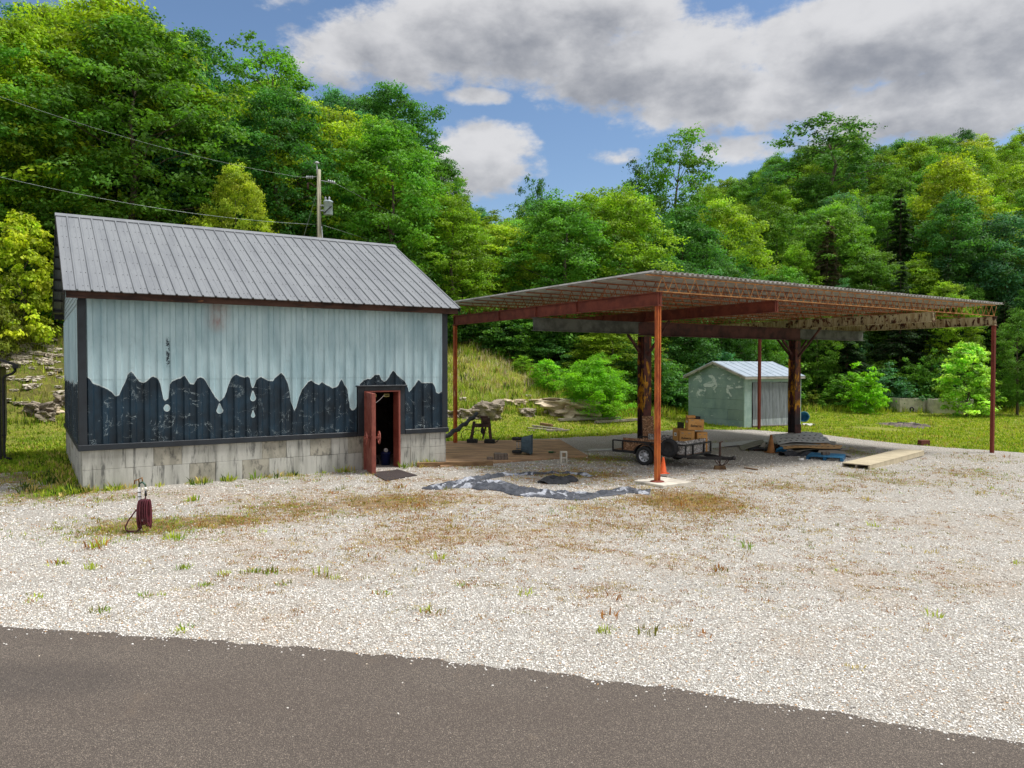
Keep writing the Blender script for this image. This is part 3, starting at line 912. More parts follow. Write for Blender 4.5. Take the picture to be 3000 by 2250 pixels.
def drip_paint(name, side=False):
    m, b, pr, co = new_mat(name)
    sep = b.n('ShaderNodeSeparateXYZ', {'Vector': co})
    x, y, z = sep.outputs
    wobble = b.m('ADD', b.m('MULTIPLY', b.m('SUBTRACT', b.noise(co, 14, 5, .7), .5), .05), b.m('MULTIPLY', b.m('SUBTRACT', b.noise(co, 60, 4, .7), .5), .03))
    if side:
        sv = b.scale(co, 0, 1, 0)
        edge = b.m('ADD', 2.05, b.m('MULTIPLY', b.noise(sv, 3.2, 5, .75), 1.1))
        holes = None
    else:
        pts = [z1(*p) for p in DRIP]
        z0, zr = 1.6, 1.5
        fc = m.node_tree.nodes.new('ShaderNodeFloatCurve')
        cv = fc.mapping.curves[0]
        us = [max(0, min(1, p[0] / BL)) for p in pts]; zs = [(p[1] - z0) / zr for p in pts]
        last = -1; xy = []
        for a, c in zip(us, zs):
            if a <= last: a = last + .0012
            if a < 1: xy.append((a, c)); last = a
        cv.points[0].location = (0, xy[0][1]); cv.points[1].location = (1, xy[-1][1])
        for a, c in xy[1:-1]: cv.points.new(a, c)
        for p in cv.points: p.handle_type = 'VECTOR'
        fc.mapping.update()
        b.put(fc.inputs['Value'], b.m('MULTIPLY', x, 1 / BL)); fc.inputs['Factor'].default_value = 1
        edge = b.m('MULTIPLY_ADD', fc.outputs[0], zr, z0)
        holes = None
        for px, py, r, k in ((771, 1020, 13, .95), (1015, 1030, 13, .5), (1170, 972, 13, .5), (1170, 1053, 9, .5)):
            u0, w0 = z1(px, py); rr = r * .6329 * (17.9 + .54 * u0) / F_PX
            dx = b.m('MULTIPLY', b.m('SUBTRACT', x, u0), 1.15 / rr)
            dz = b.m('SUBTRACT', z, w0)
            up = b.m('GREATER_THAN', dz, 0)
            dzn = b.m('MULTIPLY', dz, b.m('MULTIPLY_ADD', up, (k - 1) / rr, 1 / rr))
            # teardrop: narrower towards its tip
            nar = b.m('MULTIPLY_ADD', b.m('MAXIMUM', dzn, 0), 0.9 * (1 - k) * 2, 1)
            r2 = b.m('ADD', b.m('POWER', b.m('ABSOLUTE', b.m('MULTIPLY', dx, nar)), 2), b.m('POWER', b.m('ABSOLUTE', dzn), 2))
            h = b.m('SUBTRACT', 1, b.m('SQRT', r2))
            holes = h if holes is None else b.m('MAXIMUM', holes, h)
    d = b.m('SUBTRACT', b.m('ADD', edge, wobble), z)             # > 0 inside the dark paint
    dark = b.m('GREATER_THAN', d, 0)
    line = b.m('LESS_THAN', b.m('ABSOLUTE', b.m('SUBTRACT', d, .012)), .016)
    if holes is not None:
        dark = b.m('MULTIPLY', dark, b.m('LESS_THAN', holes, 0))
        line = b.m('MAXIMUM', line, b.m('LESS_THAN', b.m('ABSOLUTE', b.m('ADD', holes, .12)), .14))
    # pale blue-grey upper paint: weathered in streaks
    n = b.noise(b.scale(co, 1, 1, .35), 1.6, 6, .6)
    pale = b.mix(b.ss(n, .35, .7), S(176, 200, 206), S(146, 174, 182))
    pale = b.mix(b.m('MULTIPLY', b.ss(b.noise(co, 5, 7, .7), .55, .8), .5), pale, S(130, 146, 150))
    if not side:
        # a rust stain below the eave, a black scuff
        u0, w0 = z1(1010, 590)
        fx = b.m('SUBTRACT', 1, b.ss(b.m('ABSOLUTE', b.m('SUBTRACT', x, u0)), .05, .42)); fz = b.m('SUBTRACT', 1, b.ss(b.m('ABSOLUTE', b.m('SUBTRACT', z, w0 - .02)), .1, .55))
        st = b.m('MULTIPLY', b.m('MULTIPLY', fx, fz), b.ss(b.noise(b.scale(co, 1, 1, .5), 4, 8, .75), .25, .7))
        pale = b.mix(b.m('MULTIPLY', st, .8), pale, S(146, 106, 96))
        u1, w1 = z1(778, 762)
        sx = b.m('SUBTRACT', 1, b.ss(b.m('ABSOLUTE', b.m('SUBTRACT', x, u1)), .02, .06)); sz = b.m('SUBTRACT', 1, b.ss(b.m('ABSOLUTE', b.m('SUBTRACT', z, w1)), .25, .42))
        pale = b.mix(b.m('MULTIPLY', b.m('MULTIPLY', sx, sz), b.ss(b.noise(co, 22, 5, .7), .44, .52)), pale, S(24, 38, 48))
    # dark navy lower paint: scuffed, with fine pale scratches and specks
    nv = b.noise(co, 1.3, 6, .65)
    navy = b.mix(b.ss(nv, .35, .7), S(18, 32, 42), S(30, 54, 70))
    navy = b.mix(b.m('MULTIPLY', b.ss(b.noise(co, 7, 7, .75), .55, .85), .35), navy, S(72, 92, 102))
    sn = b.noise(b.scale(co, 1, 1, 1.3), 1.7, 7, .62, .8)
    scratch = b.m('LESS_THAN', b.m('ABSOLUTE', b.m('SUBTRACT', sn, .5)), .0042)
    scratch = b.m('MULTIPLY', scratch, b.ss(b.noise(co, 2.3, 4, .6), .46, .58))
    sp1 = b.voro(co, 11)
    spk = b.m('MULTIPLY', b.m('LESS_THAN', sp1.outputs['Distance'], .075), b.ss(b.noise(co, 2.8, 4, .7), .55, .63))
    fl = b.m('MULTIPLY', b.ss(b.noise(b.scale(co, 1, 1, 2.2), 9, 8, .75), .68, .74), b.ss(b.noise(co, 1.9, 3), .54, .66))
    navy = b.mix(b.m('MAXIMUM', b.m('MAXIMUM', scratch, spk), b.m('MULTIPLY', fl, .8)), navy, S(150, 164, 168))
    col = b.mix(dark, pale, navy)
    col = b.mix(line, col, S(190, 204, 206))
    b.put(pr.inputs['Base Color'], col)
    b.put(pr.inputs['Roughness'], b.lin(n, .3, .7, .42, .6))
    pr.inputs['Specular IOR Level'].default_value = .35
    bump(b, pr, b.noise(co, 5, 6, .6), .12, .02)
    return m


M['drip'] = drip_paint('drip_painted_sheet')
M['drip_side'] = drip_paint('drip_painted_side_sheet', True)
M['pale_side'] = mat('pale_blue_siding', S(168, 188, 194), S(146, 168, 176), sc=3, rough=.5, bmp=.05)


def rib(m, x0, x1, z0, z1_, y=0, per=.3048, depth=.046, axis='x', sign=-1):
    """trapezoidal ribbed sheet between x0..x1, z0..z1"""
    prof = [(0, 0), (.36, 0), (.47, 1), (.78, 1), (.89, 0)]
    xs = [x0]
    k0, k1 = math.floor(x0 / per), math.ceil(x1 / per)
    for k in range(k0, k1 + 1):
        for t, h in prof:
            x = (k + t) * per
            if x0 + .004 < x < x1 - .004: xs.append(x)
    xs.append(x1)
    def h(x):
        t = (x / per) % 1
        ps = prof + [(1, 0)]
        for (a, ha), (c, hc) in zip(ps, ps[1:]):
            if a <= t <= c: return ha + (hc - ha) * (t - a) / (c - a)
        return 0
    vs = []
    for zz in (z0, z1_):
        for x in xs:
            d = y + sign * depth * h(x)
            vs.append((x, d, zz) if axis == 'x' else (d, x, zz))
    n = len(xs)
    m.add(vs, [(i, i + 1, n + i + 1, n + i) for i in range(n - 1)])


def build_barn():
    t = thing('barn', 'pale blue and dark navy metal sided barn with dripping paint edge and grey metal roof', 'barn', BARN, TH)
    rng = random.Random(4)
    # foundation: inner wall, big parged blocks proud of it by uneven millimetres
    m = MB()
    D0, D1 = 7.02, 8.19          # door gap
    m.b2(.02, D0, .03, .3, -.3, FND - .01); m.b2(D1, BL - .02, .03, .3, -.3, FND - .01)
    m.b2(.03, .3, .3, BW, -.3, FND - .01); m.b2(BL - .3, BL - .03, .3, BW, -.3, FND - .01); m.b2(.3, BL - .3, BW - .3, BW - .03, -.3, FND - .01)
    m.build('foundation', M['conc3'], t)
    def block(x0, x1, z0, z1_, side=False):
        g = .003; pr = rng.uniform(0, .010)
        b_ = MB()
        if side: b_.b2(-.015 - pr, .06, x0 + g, x1 - g, z0 + g, z1_ - g)
        else: b_.b2(x0 + g, x1 - g, -.015 - pr, .06, z0 + g, z1_ - g)
        b_.build('foundation_block', [M['conc']] * 5 and ([M['conc']] * 4 + [M['conc3']])[rng.randrange(5)], t, bev=.004)
    seams = [0, .92, 1.55, 2.2, 2.83, 3.5, 4.2, 4.85, 5.5, 6.1, 6.6, D0]
    for row, (za, zb_) in enumerate(((-.15, .52), (.52, FND))):
        off = 0 if row else .18
        ss_ = [0] + [x + off for x in seams[1:-1]] + [D0]
        for a, c in zip(ss_, ss_[1:]): block(a, c, za, zb_)
    for za, zb_ in ((-.15, .58), (.58, FND)):
        for a, c in ((D1, 8.55), (8.55, 9.18)): block(a, c, za, zb_)
    for k in range(5): block(9.18, BL + .01, -.15 + k * .238, -.15 + (k + 1) * .238)
    for za, zb_ in ((-.15, .25), (.25, .64), (.64, FND)):
        v = 0.07
        while v < BW - .2:
            w = .8; block(v, min(v + w, BW), za, zb_, True); v += w
    # front wall panels: a lower and an upper course, split round the door
    cols_px = [367, 497, 608, 715, 813, 916, 1010, 1160]
    us = [.06] + [wall_uz(p, 1000)[0] for p in cols_px] + [BL - .06]
    HZ = 2.72
    WX0, WX1, WZ = 6.86, 8.36, 2.43
    for i, (a, c) in enumerate(zip(us, us[1:])):
        off = -.004 * (i % 2)
        m = MB(); rib(m, a, c + .02, HZ - .03, WALL_H + .2, off - .006); m.build('wall_panel', M['drip'], t)
        if c < WX0 or a > WX1:
            m = MB(); rib(m, a, c + .02, FND + .02, HZ, off); m.build('wall_panel', M['drip'], t)
        else:
            for p0, p1, q in ((a, min(c, WX0), FND + .02), (max(a, WX1), c, FND + .02), (max(a, WX0), min(c, WX1), WZ)):
                if p1 - p0 > .03:
                    m = MB(); rib(m, p0, p1 + (.0 if p1 == WX0 else .01), q, HZ, off); m.build('wall_panel', M['drip'], t)
    # side and rear walls
    vs = [.06, 1.06, 2.06, 3.06, 4.06, 5.06, 6.06, 7.06, 8.06, BW - .05]
    for i, (a, c) in enumerate(zip(vs, vs[1:])):
        for z0, z1_ in ((FND + .02, HZ), (HZ - .02, 4.45)):
            m = MB(); rib(m, a, c + .01, z0, z1_, -.004 * (i % 2) - (.006 if z0 > 2 else 0), axis='y'); m.build('wall_panel', M['drip_side'], t)
    m = MB(); rib(m, .05, BW - .05, FND + .02, 4.8, BL, axis='y', sign=1); m.build('wall_panel', M['pale_side'], t)
    m = MB(); rib(m, .05, BL - .05, FND + .02, 4.8, BW, sign=1); m.build('wall_panel', M['pale_side'], t)
    # gable boards, left end: lapped siding above the sheets
    z = 4.44
    while z < RIDGE_H - .25:
        half = (RIDGE_H - .1 - z - .1) / SLOPE
        y0, y1 = max(.05, BW / 2 - half), min(BW - .05, BW / 2 + half)
        m = MB(); m.add([(-.03, y0, z - .02), (-.03, y1, z - .02), (-.012, y1, z + .13), (-.012, y0, z + .13), (.01, y0, z - .02), (.01, y1, z - .02), (.0, y1, z + .13), (.0, y0, z + .13)],
                        [(0, 1, 2, 3), (5, 4, 7, 6), (0, 4, 5, 1), (3, 2, 6, 7), (0, 3, 7, 4), (1, 5, 6, 2)])
        m.build('siding_board', M['pale_side'], t); z += .14
    m = MB(); m.prism([(.05, 4.44), (BW - .05, 4.44), (BW / 2, RIDGE_H - .16)], 0, BL - .03, BL - .01); m.build('gable_panel', M['pale_side'], t)
    # trims
    for x0, x1, y0, y1 in ((-.055, .115, -.05, -.035), (BL - .13, BL + .055, -.05, -.035)):
        m = MB(); m.b2(x0, x1, -.060, -.038, FND - .02, WALL_H + .05)
        if x0 < 0: m.b2(-.060, -.038, -.038, .2, FND - .02, WALL_H - .1)
        else: m.b2(BL + .038, BL + .060, -.038, .2, FND - .02, WALL_H - .1)
        m.build('corner_trim', M['dark_trim'], t, bev=.004)
    m = MB(); m.b2(-.08, WX0, -.085, .0, FND - .05, FND + .09); m.build('base_trim', M['dark_trim'], t, bev=.008)
    m = MB(); m.b2(WX1, BL + .08, -.085, .0, FND - .05, FND + .09); m.build('base_trim', M['dark_trim'], t, bev=.008)
    m = MB(); m.b2(-.085, 0, .0, BW, FND - .05, FND + .045); m.build('base_trim', M['dark_trim'], t, bev=.008)
    # roof: panels of three ribs, both slopes, ridge cap, rake trims, purlins under the overhang
    def slope_pt(x, dist, up, back):
        L = math.hypot(BW / 2 - EAVE_Y, RIDGE_H - EAVE_Z)
        ny, nz = -(RIDGE_H - EAVE_Z) / L, (BW / 2 - EAVE_Y) / L
        y = EAVE_Y + (BW / 2 - EAVE_Y) * dist + ny * up; zz = EAVE_Z + (RIDGE_H - EAVE_Z) * dist + nz * up
        return (x, BW - y if back else y, zz)
    def roof_panel(x0, x1, back):
        prof = []
        x = x0; n = max(1, round((x1 - x0) / .3048)); w = (x1 - x0) / n
        for k in range(n):
            prof += [(x, 0), (x + w * .40, 0), (x + w * .44, .006), (x + w * .48, 0), (x + w * .78, 0), (x + w * .84, .034), (x + w * .92, .034)]
            x += w
        prof.append((x1 + .004, 0))
        m = MB()
        N = len(prof)
        v = [slope_pt(a, -.012, h, back) for a, h in prof] + [slope_pt(a, 1.0, h, back) for a, h in prof]
        v += [slope_pt(a, -.012, h - .02, back) for a, h in prof] + [slope_pt(a, 1.0, h - .02, back) for a, h in prof]
        f = [(i, i + 1, N + i + 1, N + i) for i in range(N - 1)] + [(2 * N + i + 1, 2 * N + i, 3 * N + i, 3 * N + i + 1) for i in range(N - 1)]
        f += [(2 * N + i, 2 * N + i + 1, i + 1, i) for i in range(N - 1)]
        m.add(v, f); m.build('roof_panel', M['roof'], t)
    x = -OV - .05
    while x < BL + OV - .01:
        roof_panel(x, min(x + .9144, BL + OV), False); x += .9144
    roof_panel(-OV - .05, BL + OV, True)
    m = MB()
    for k in range(7):
        for q in range(34):
            c = Vector(slope_pt(-OV - .05 + q * .3048 + .10, .04 + k * .155, .006, False)); m.box(c, (.015, .015, .014))
            c = Vector(slope_pt(-OV - .05 + q * .3048 + .20, .04 + k * .155, .006, False)); m.box(c, (.015, .015, .014))
    m.build('roof_screws', M['dark_iron'], t, kind='stuff')
    m = MB()
    for zz in (1.35, 2.05, 2.55, 3.2, 3.75, 4.35):
        q = .1
        while q < BL:
            if not (WX0 < q < WX1 and zz < WZ): m.box((q + .055, -.006, zz + rng.uniform(-.01, .01)), (.026, .016, .026))
            q += .3048
    m.build('wall_screws', M['dark_iron'], t, kind='stuff')
    m = MB(); m.prism([(BW / 2 - .17, RIDGE_H - .055), (BW / 2, RIDGE_H + .045), (BW / 2 + .17, RIDGE_H - .055), (BW / 2 + .17, RIDGE_H - .075), (BW / 2, RIDGE_H + .02), (BW / 2 - .17, RIDGE_H - .075)], 0, -OV - .07, BL + OV + .03)
    m.build('ridge_cap', M['roof'], t)
    for x in (-OV - .045, BL + OV - .005):
        for back in (False, True):
            m = MB(); m.bar(slope_pt(x, -.01, -.07, back), slope_pt(x, .985, -.07, back), .03, .12, (0, 0, 1)); m.build('rake_trim', M['black'], t)
    for x in (-.02, BL + .02):
        for k in range(9):
            dd = .05 + k * .115
            for back in (False, True):
                a = slope_pt(-OV - .03, dd, -.055, back) if x < 0 else slope_pt(BL + .03, dd, -.055, back)
                c = slope_pt(-.06, dd, -.055, back) if x < 0 else slope_pt(BL + OV - .02, dd, -.055, back)
                m = MB(); m.bar(a, c, .05, .06); m.build('purlin_end', M['black'], t)
    m = MB(); m.b2(-OV, BL + OV - .03, EAVE_Y + .06, EAVE_Y + .10, EAVE_Z - .20, EAVE_Z - .025); m.build('fascia_board', M['fascia'], t, bev=.006)
    m = MB(); m.b2(-OV, BL + OV - .03, BW - EAVE_Y - .10, BW - EAVE_Y - .06, EAVE_Z - .20, EAVE_Z - .025); m.build('fascia_board', M['black'], t)
    m = MB(); m.b2(-OV, BL + OV - .03, EAVE_Y + .10, -.05, EAVE_Z - .05, EAVE_Z - .03); m.build('soffit_board', M['fascia'], t)
    # doorway: navy surround, drip cap, red frame, open red door with a spoked wheel on each face
    OX0, OX1, OZ = 7.10, 8.13, 2.26
    for a, c, z0, z1_ in ((WX0 + .02, OX0 - .03, FND - .04, OZ + .17), (OX1 + .06, WX1 - .02, FND - .04, OZ + .17), (OX0 - .03, OX1 + .06, OZ + .04, OZ + .17)):
        m = MB(); m.b2(a, c, -.095, -.03, z0, z1_); m.build('door_trim', M['dark_trim'], t, bev=.008)
    m = MB(); m.b2(WX0 - .03, WX1 + .03, -.17, -.02, WZ - .01, WZ + .03)
    m.build('drip_cap', M['dark_trim'], t, bev=.006)
    for a, c, z0, z1_ in ((OX1, OX1 + .06, -.05, OZ + .04), (OX0 - .03, OX0, -.05, OZ + .04), (OX0, OX1, OZ, OZ + .04)):
        m = MB(); m.b2(a, c, -.11, .28, z0, z1_); m.build('door_frame', M['door'], t, bev=.005)
    m = MB(); m.b2(OX0 - .08, OX0 - .03, -.0, .28, -.2, FND); m.b2(OX1 + .06, D1 + .01, -.0, .28, -.2, FND); m.build('door_reveal', M['conc3'], t)
    m = MB(); ang = R(-102)
    rot = Matrix.Rotation(ang, 3, 'Z'); hinge = Vector((OX0, -.10, 0))
    def dp(a, b_, zz): return hinge + rot @ Vector((a, b_, zz))
    m.box(dp(.50, .055, 1.14), (1.0, .10, 2.25), rot)
    d = m.build('door', M['door'], t, bev=.008)
    for b_ in (.002, .108):
        for a, w, zz, hh in ((.06, .09, 1.14, 2.2), (.94, .09, 1.14, 2.2), (.5, .79, .08, .1), (.5, .79, 2.2, .1)):
            mm = MB(); mm.box(dp(a, b_, zz), (w, .014, hh), rot); mm.build('door_rail', M['door'], d)
        sgn = -1 if b_ < .05 else 1
        mm = MB()
        cpt = dp(.80, b_ + sgn * .13, 1.02)
        fr = rot @ Matrix.Rotation(R(90), 3, 'X')
        ring = [(math.cos(q * math.pi / 12) * .17, math.sin(q * math.pi / 12) * .17, 0) for q in range(25)]
        mm.tube([cpt + fr @ Vector(p) for p in ring], .017, 8, False)
        for q in range(5):
            a = q * 2 * math.pi / 5
            mm.tube([cpt, cpt + fr @ Vector((math.cos(a) * .17, math.sin(a) * .17, 0))], .012, 6)
        mm.tube([dp(.80, b_, 1.02), dp(.80, b_ + sgn * .17, 1.02)], .03, 10)
        mm.build('wheel_handle', M['door'], d, True)
    mm = MB()
    for q in range(5):
        a = q * 2 * math.pi / 5 + .3
        mm.bar(dp(.80, -.012, 1.02), dp(.80 + .30 * math.cos(a), -.012, 1.02 + .36 * math.sin(a)), .03, .02, rot @ Vector((0, 1, 0)))
    mm.build('lock_bar', M['door'], d)
    for zz in (.35, 1.9):
        mm = MB(); mm.tube([hinge + Vector((-.012, 0, zz - .08)), hinge + Vector((-.012, 0, zz + .08))], .022, 8); mm.build('hinge', M['door'], d)
    # inside
    m = MB()
    m.b2(.31, BL - .31, .31, BW - .31, .0, .02); m.build('floor', M['conc3'], t)
    m = MB()
    m.b2(.31, BL - .31, 3.2, 3.24, .02, 4.4)
    for z in (.55, 1.1, 1.65): m.b2(7.0, BL - .4, 3.0, 3.2, z, z + .04)
    for x in (7.2, 7.9, 8.6, 9.2): m.b2(x, x + .05, 2.98, 3.2, .02, 2.2)
    m.build('inner_wall', M['interior'], t)
    m = MB(); m.b2(.31, BL - .31, .3, 3.2, 4.4, 4.44); m.build('loft_floor', M['interior'], t)
    for x, dark in ((7.52, True), (7.93, False)):
        m = MB(); m.b2(x - .085, x + .085, .30, .315, 2.10, 2.19); s = m.build('door_sign', M['yellow_sign'], t)
        m = MB()
        for k in range(6): m.b2(x - .062 + k * .021, x - .049 + k * .021, .293, .299, 2.125, 2.165)
        m.build('faded_lettering', M['ink'], s)
    m = MB(); m.tube([(OX0 + .04 + q * .052, .1, 2.02 - .16 * math.sin(q * math.pi / 12) + .012 * q) for q in range(13)], .012, 6)
    m.build('white_cord', M['white'], t, True)
    return t


build_barn()


def barn_pt(u, v, z=0): return Vector(BARN) + U * u + V * v + Vector((0, 0, z))


def small_barn_things():
    # seen through the doorway
    m = MB(); m.lathe([(0, 0), (.075, 0), (.085, .02), (.085, .13), (.05, .17), (.028, .19), (.028, .215), (0, .215)], 14)
    m.tube([(.04, 0, .15), (.10, 0, .17), (.105, 0, .12), (.083, 0, .09)], .012, 6)
    tag(m.build('jug', M['blue_plastic'], None, True, loc=barn_pt(7.63, .75, .02)), 'small bright blue jug on the floor just inside the open barn door', 'jug')
    t = thing('bin', 'dark blue bin with a white roll on it, against the right side of the doorway', 'bin', barn_pt(8.02, .62, .02), TH)
    m = MB(); m.lathe([(0, 0), (.13, 0), (.15, .36), (.165, .36), (.165, .39), (.14, .39), (.12, .03), (0, .03)], 18); m.build('bin_body', mat('navy_plastic', S(28, 40, 96), S(20, 28, 70), sc=5, rough=.4, bmp=0), t, True)
    m = MB(); m.lathe([(.02, -.05), (.06, -.05), (.06, .05), (.02, .05)], 16, (0, -.02, .45), Matrix.Rotation(R(90), 3, 'X'), True)
    tag(m.build('paper_roll', M['white'], None, True, loc=barn_pt(8.02, .62, .02), rotz=TH), 'white paper roll lying on the dark blue bin in the barn doorway', 'paper roll')
    m = MB(); m.lathe([(0, 0), (.09, 0), (.10, .1), (.06, .2), (0, .22)], 12)
    tag(m.build('sack', M['black'], None, True, loc=barn_pt(7.82, .9, .02)), 'small black sack on the floor between the blue jug and the bin', 'sack')
    # mat before the door
    cs = [G(1083, 1388), G(1163, 1381), G(1222, 1396), G(1132, 1413)]
    m = MB()
    def fn(a, b_):
        p = cs[0].lerp(cs[1], a).lerp(cs[3].lerp(cs[2], a), b_)
        e = .05 * max(0, a - .85) * 6 * (1 - b_) + .012 * math.sin(a * 9) * math.sin(b_ * 7)
        return (p.x, p.y, gz(p) + .045 + e * .5)
    m.grid(fn, 10, 8, .02)
    tag(m.build('door_mat', M['mat']), 'dark brown rubber mat on the gravel before the open red barn door', 'mat')


small_barn_things()


def build_neighbour():
    """corner of the black building at the left edge: wall, eave, gutter and downspout"""
    t = thing('black_building', 'corner of a black building with gutter and downspout at the left edge', 'building', (-16.25, 23.9, 0), TH)
    m = MB(); m.b2(-7, -.05, 0, 7, -.3, 3.0); m.build('wall', M['black'], t)
    k = 0
    while k < 7:
        m = MB(); m.b2(-.05, -.02, k + .01, k + .29, -.1, 2.95); m.build('wall_board', M['black'], t); k += .3
    for z in range(10):
        m = MB(); m.b2(-7, -.05, -.03, 0, z * .3 - .1, z * .3 + .19); m.build('wall_board', M['black'], t)
    m = MB(); m.prism([(.38, 3.02), (.38, 3.10), (-3.6, 4.6), (-7.6, 3.1), (-7.6, 3.02), (-3.6, 4.5)], 1, -.35, 7.3); m.build('roof', M['black'], t)
    m = MB(); m.prism([(.30, 2.94), (.44, 2.94), (.47, 3.08), (.30, 3.08)], 1, -.38, 7.3); m.build('gutter', M['black'], t, bev=.006)
    m = MB(); m.tube([(.37, -.18, 2.96), (.37, -.18, 2.86), (.30, -.12, 2.78), (.10, -.06, 2.70), (.05, -.06, 2.6), (.05, -.06, .2), (.08, -.08, .1), (.24, -.14, .05)], .042, 8); m.build('downspout', M['black'], t, True)
    for z in (.8, 2.2):
        m = MB(); m.b2(-.01, .1, -.11, -.005, z, z + .04); m.build('strap', M['black'], t)


build_neighbour()


# ================================================================== THE CANOPY
CAN = Vector((3.799, 19.584, 0))
LU, LV = 17.646, 11.077
ZB, ZT = 4.593, 4.94


def can_pt(u, v, z=0): return CAN + U * u + V * v + Vector((0, 0, z))


def ibeam(m, p, q, w, h, tf=.02, tw=.02):
    """I section between two points, top at p.z"""
    p, q = Vector(p), Vector(q)
    dz = Vector((0, 0, 1))
    m.bar(p - dz * tf / 2, q - dz * tf / 2, w, tf); m.bar(p - dz * (h - tf / 2), q - dz * (h - tf / 2), w, tf)
    m.bar(p - dz * h / 2, q - dz * h / 2, tw, h - 2 * tf)


def build_canopy():
    t = thing('canopy', 'open rusty steel canopy on posts with bar joists and a corrugated deck', 'canopy', CAN, TH)
    # posts at the four corners
    for name, u, v, mt in (('post', 0, 0, 'rust_orange'), ('post', 0, LV, 'rust_orange'), ('post', LU, 0, 'rust_red'), ('post', LU, LV, 'rust_red')):
        g = gz(can_pt(u, v)) + (.10 if (u, v) == (0, 0) else -.05)
        m = MB(); w = .062
        m.b2(u - w, u - .012, v - w, v + w, g, ZB); m.b2(u + .012, u + w, v - w, v + w, g, ZB); m.b2(u - .012, u + .012, v - w + .025, v + w - .025, g, ZB)
        po = m.build('post', M[mt], t, bev=.006)
        m = MB(); m.lathe([(0, 0), (.19, 0), (.17, .018), (.09, .03), (0, .03)], 14, (u, v, g)) if (u, v) == (0, 0) else m.b2(u - .12, u + .12, v - .12, v + .12, g, g + .03)
        m.build('base_plate', M['rust_red'], po)
        m = MB(); m.b2(u - .09, u + .09, v - .09, v + .09, ZB - .02, ZB - .001); m.build('cap_plate', M['rust'], po)
    # two big columns under the long girder
    GV = LV / 2
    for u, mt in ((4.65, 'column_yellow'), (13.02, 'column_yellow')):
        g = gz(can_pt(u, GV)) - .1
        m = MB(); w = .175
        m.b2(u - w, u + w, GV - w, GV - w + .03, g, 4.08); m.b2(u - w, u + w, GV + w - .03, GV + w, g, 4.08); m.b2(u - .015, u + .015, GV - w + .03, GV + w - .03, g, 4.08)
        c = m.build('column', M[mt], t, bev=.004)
        m = MB()
        if u > 8: m.b2(u - w - .02, u + w + .02, GV - w - .025, GV - w - .002, g, g + .95)
        else: m.b2(u - w - .02, u + w + .02, GV - w - .022, GV - w - .002, g, g + .3)
        m.build('cover_plate', M['column'], c, bev=.004)
        m = MB(); m.b2(u - .32, u + .32, GV - .32, GV + .32, g, g + .13); m.build('base_plate', M['rust'], c)
        for s in (-1, 1):
            m = MB(); m.bar((u, GV + s * w, 3.40), (u, GV + s * 1.22, ZB - .03), .07, .07); m.build('knee_brace', M['column'], t)
        for s in ((-1, 1)):
            m = MB(); m.bar((u + s * w, GV, 3.5), (u + s * .78, GV, 4.10), .07, .07); m.build('knee_brace', M['column'], t)
    m = MB(); ibeam(m, (4.35, GV, ZB - .012), (13.36, GV, ZB - .012), .26, .48); m.build('girder', M['column'], t, label='dark brown middle length of the long girder')
    for a, c in ((-.15, 4.345), (13.365, 17.82)):
        m = MB(); ibeam(m, (a, GV, ZB - .02), (c, GV, ZB - .02), .20, .42); m.build('girder', M['grey_girder'], t, label='weathered grey end length of the long girder')
    # four cross beams
    for u, mt, lab in ((0, 'rust', 'plain rust red cross beam'), (4.65, 'rust', 'plain rust red cross beam'), (13.21, 'peel', 'cross beam with cream paint peeling off rust'), (LU, 'peel', 'cross beam with cream paint peeling off rust')):
        m = MB(); ibeam(m, (u, -.09, ZT), (u, LV + .1, ZT), .15, ZT - ZB); b = m.build('cross_beam', M[mt], t, label=lab)
        for v in (-.06, 3.4, GV, 7.8, LV):
            m = MB(); m.b2(u - .072, u + .072, v - .006, v + .006, ZB + .02, ZT - .02); m.build('stiffener', M[mt], b)
    # bar joists along the length
    NJ = 11
    for k in range(NJ):
        v = k * LV / (NJ - 1)
        m = MB()
        zt, zb = 5.365, ZT + .02
        for s in (-1, 1):
            m.bar((-.42, v + s * .020, zt), (LU + .05, v + s * .020, zt), .022, .028)
        jm = M['rust_tan' if k == 0 else 'rust_joist']; j = m.build('joist', jm, t)
        m = MB()
        for s in (-1, 1): m.bar((-.05, v + s * .02, zb), (LU + .0, v + s * .02, zb), .022, .024)
        m.build('bottom_chord', jm, j)
        m = MB(); n = 44; st = (LU + .05) / n
        pts = []
        for i in range(n + 1):
            m.bar((-.05 + i * st, v, zb), (-.05 + (i + .5) * st, v, zt - .015), .014, .014)
            if i < n: m.bar((-.05 + (i + .5) * st, v, zt - .015), (-.05 + (i + 1) * st, v, zb), .014, .014)
        m.build('web_rods', jm, j)
    for u in (2.4, 7.2, 10.8, 15.4):
        m = MB(); m.bar((u, 0, ZT + .045), (u, LV, ZT + .045), .02, .02); m.build('bridging_rod', M['rust_joist'], t)
    # corrugated deck, sheet by sheet, ribs running from front to back
    u = -.47; i = 0
    per, dep = .19, .06
    prof = [(0, 0), (.3, 0), (.42, 1), (.8, 1), (.92, 0)]
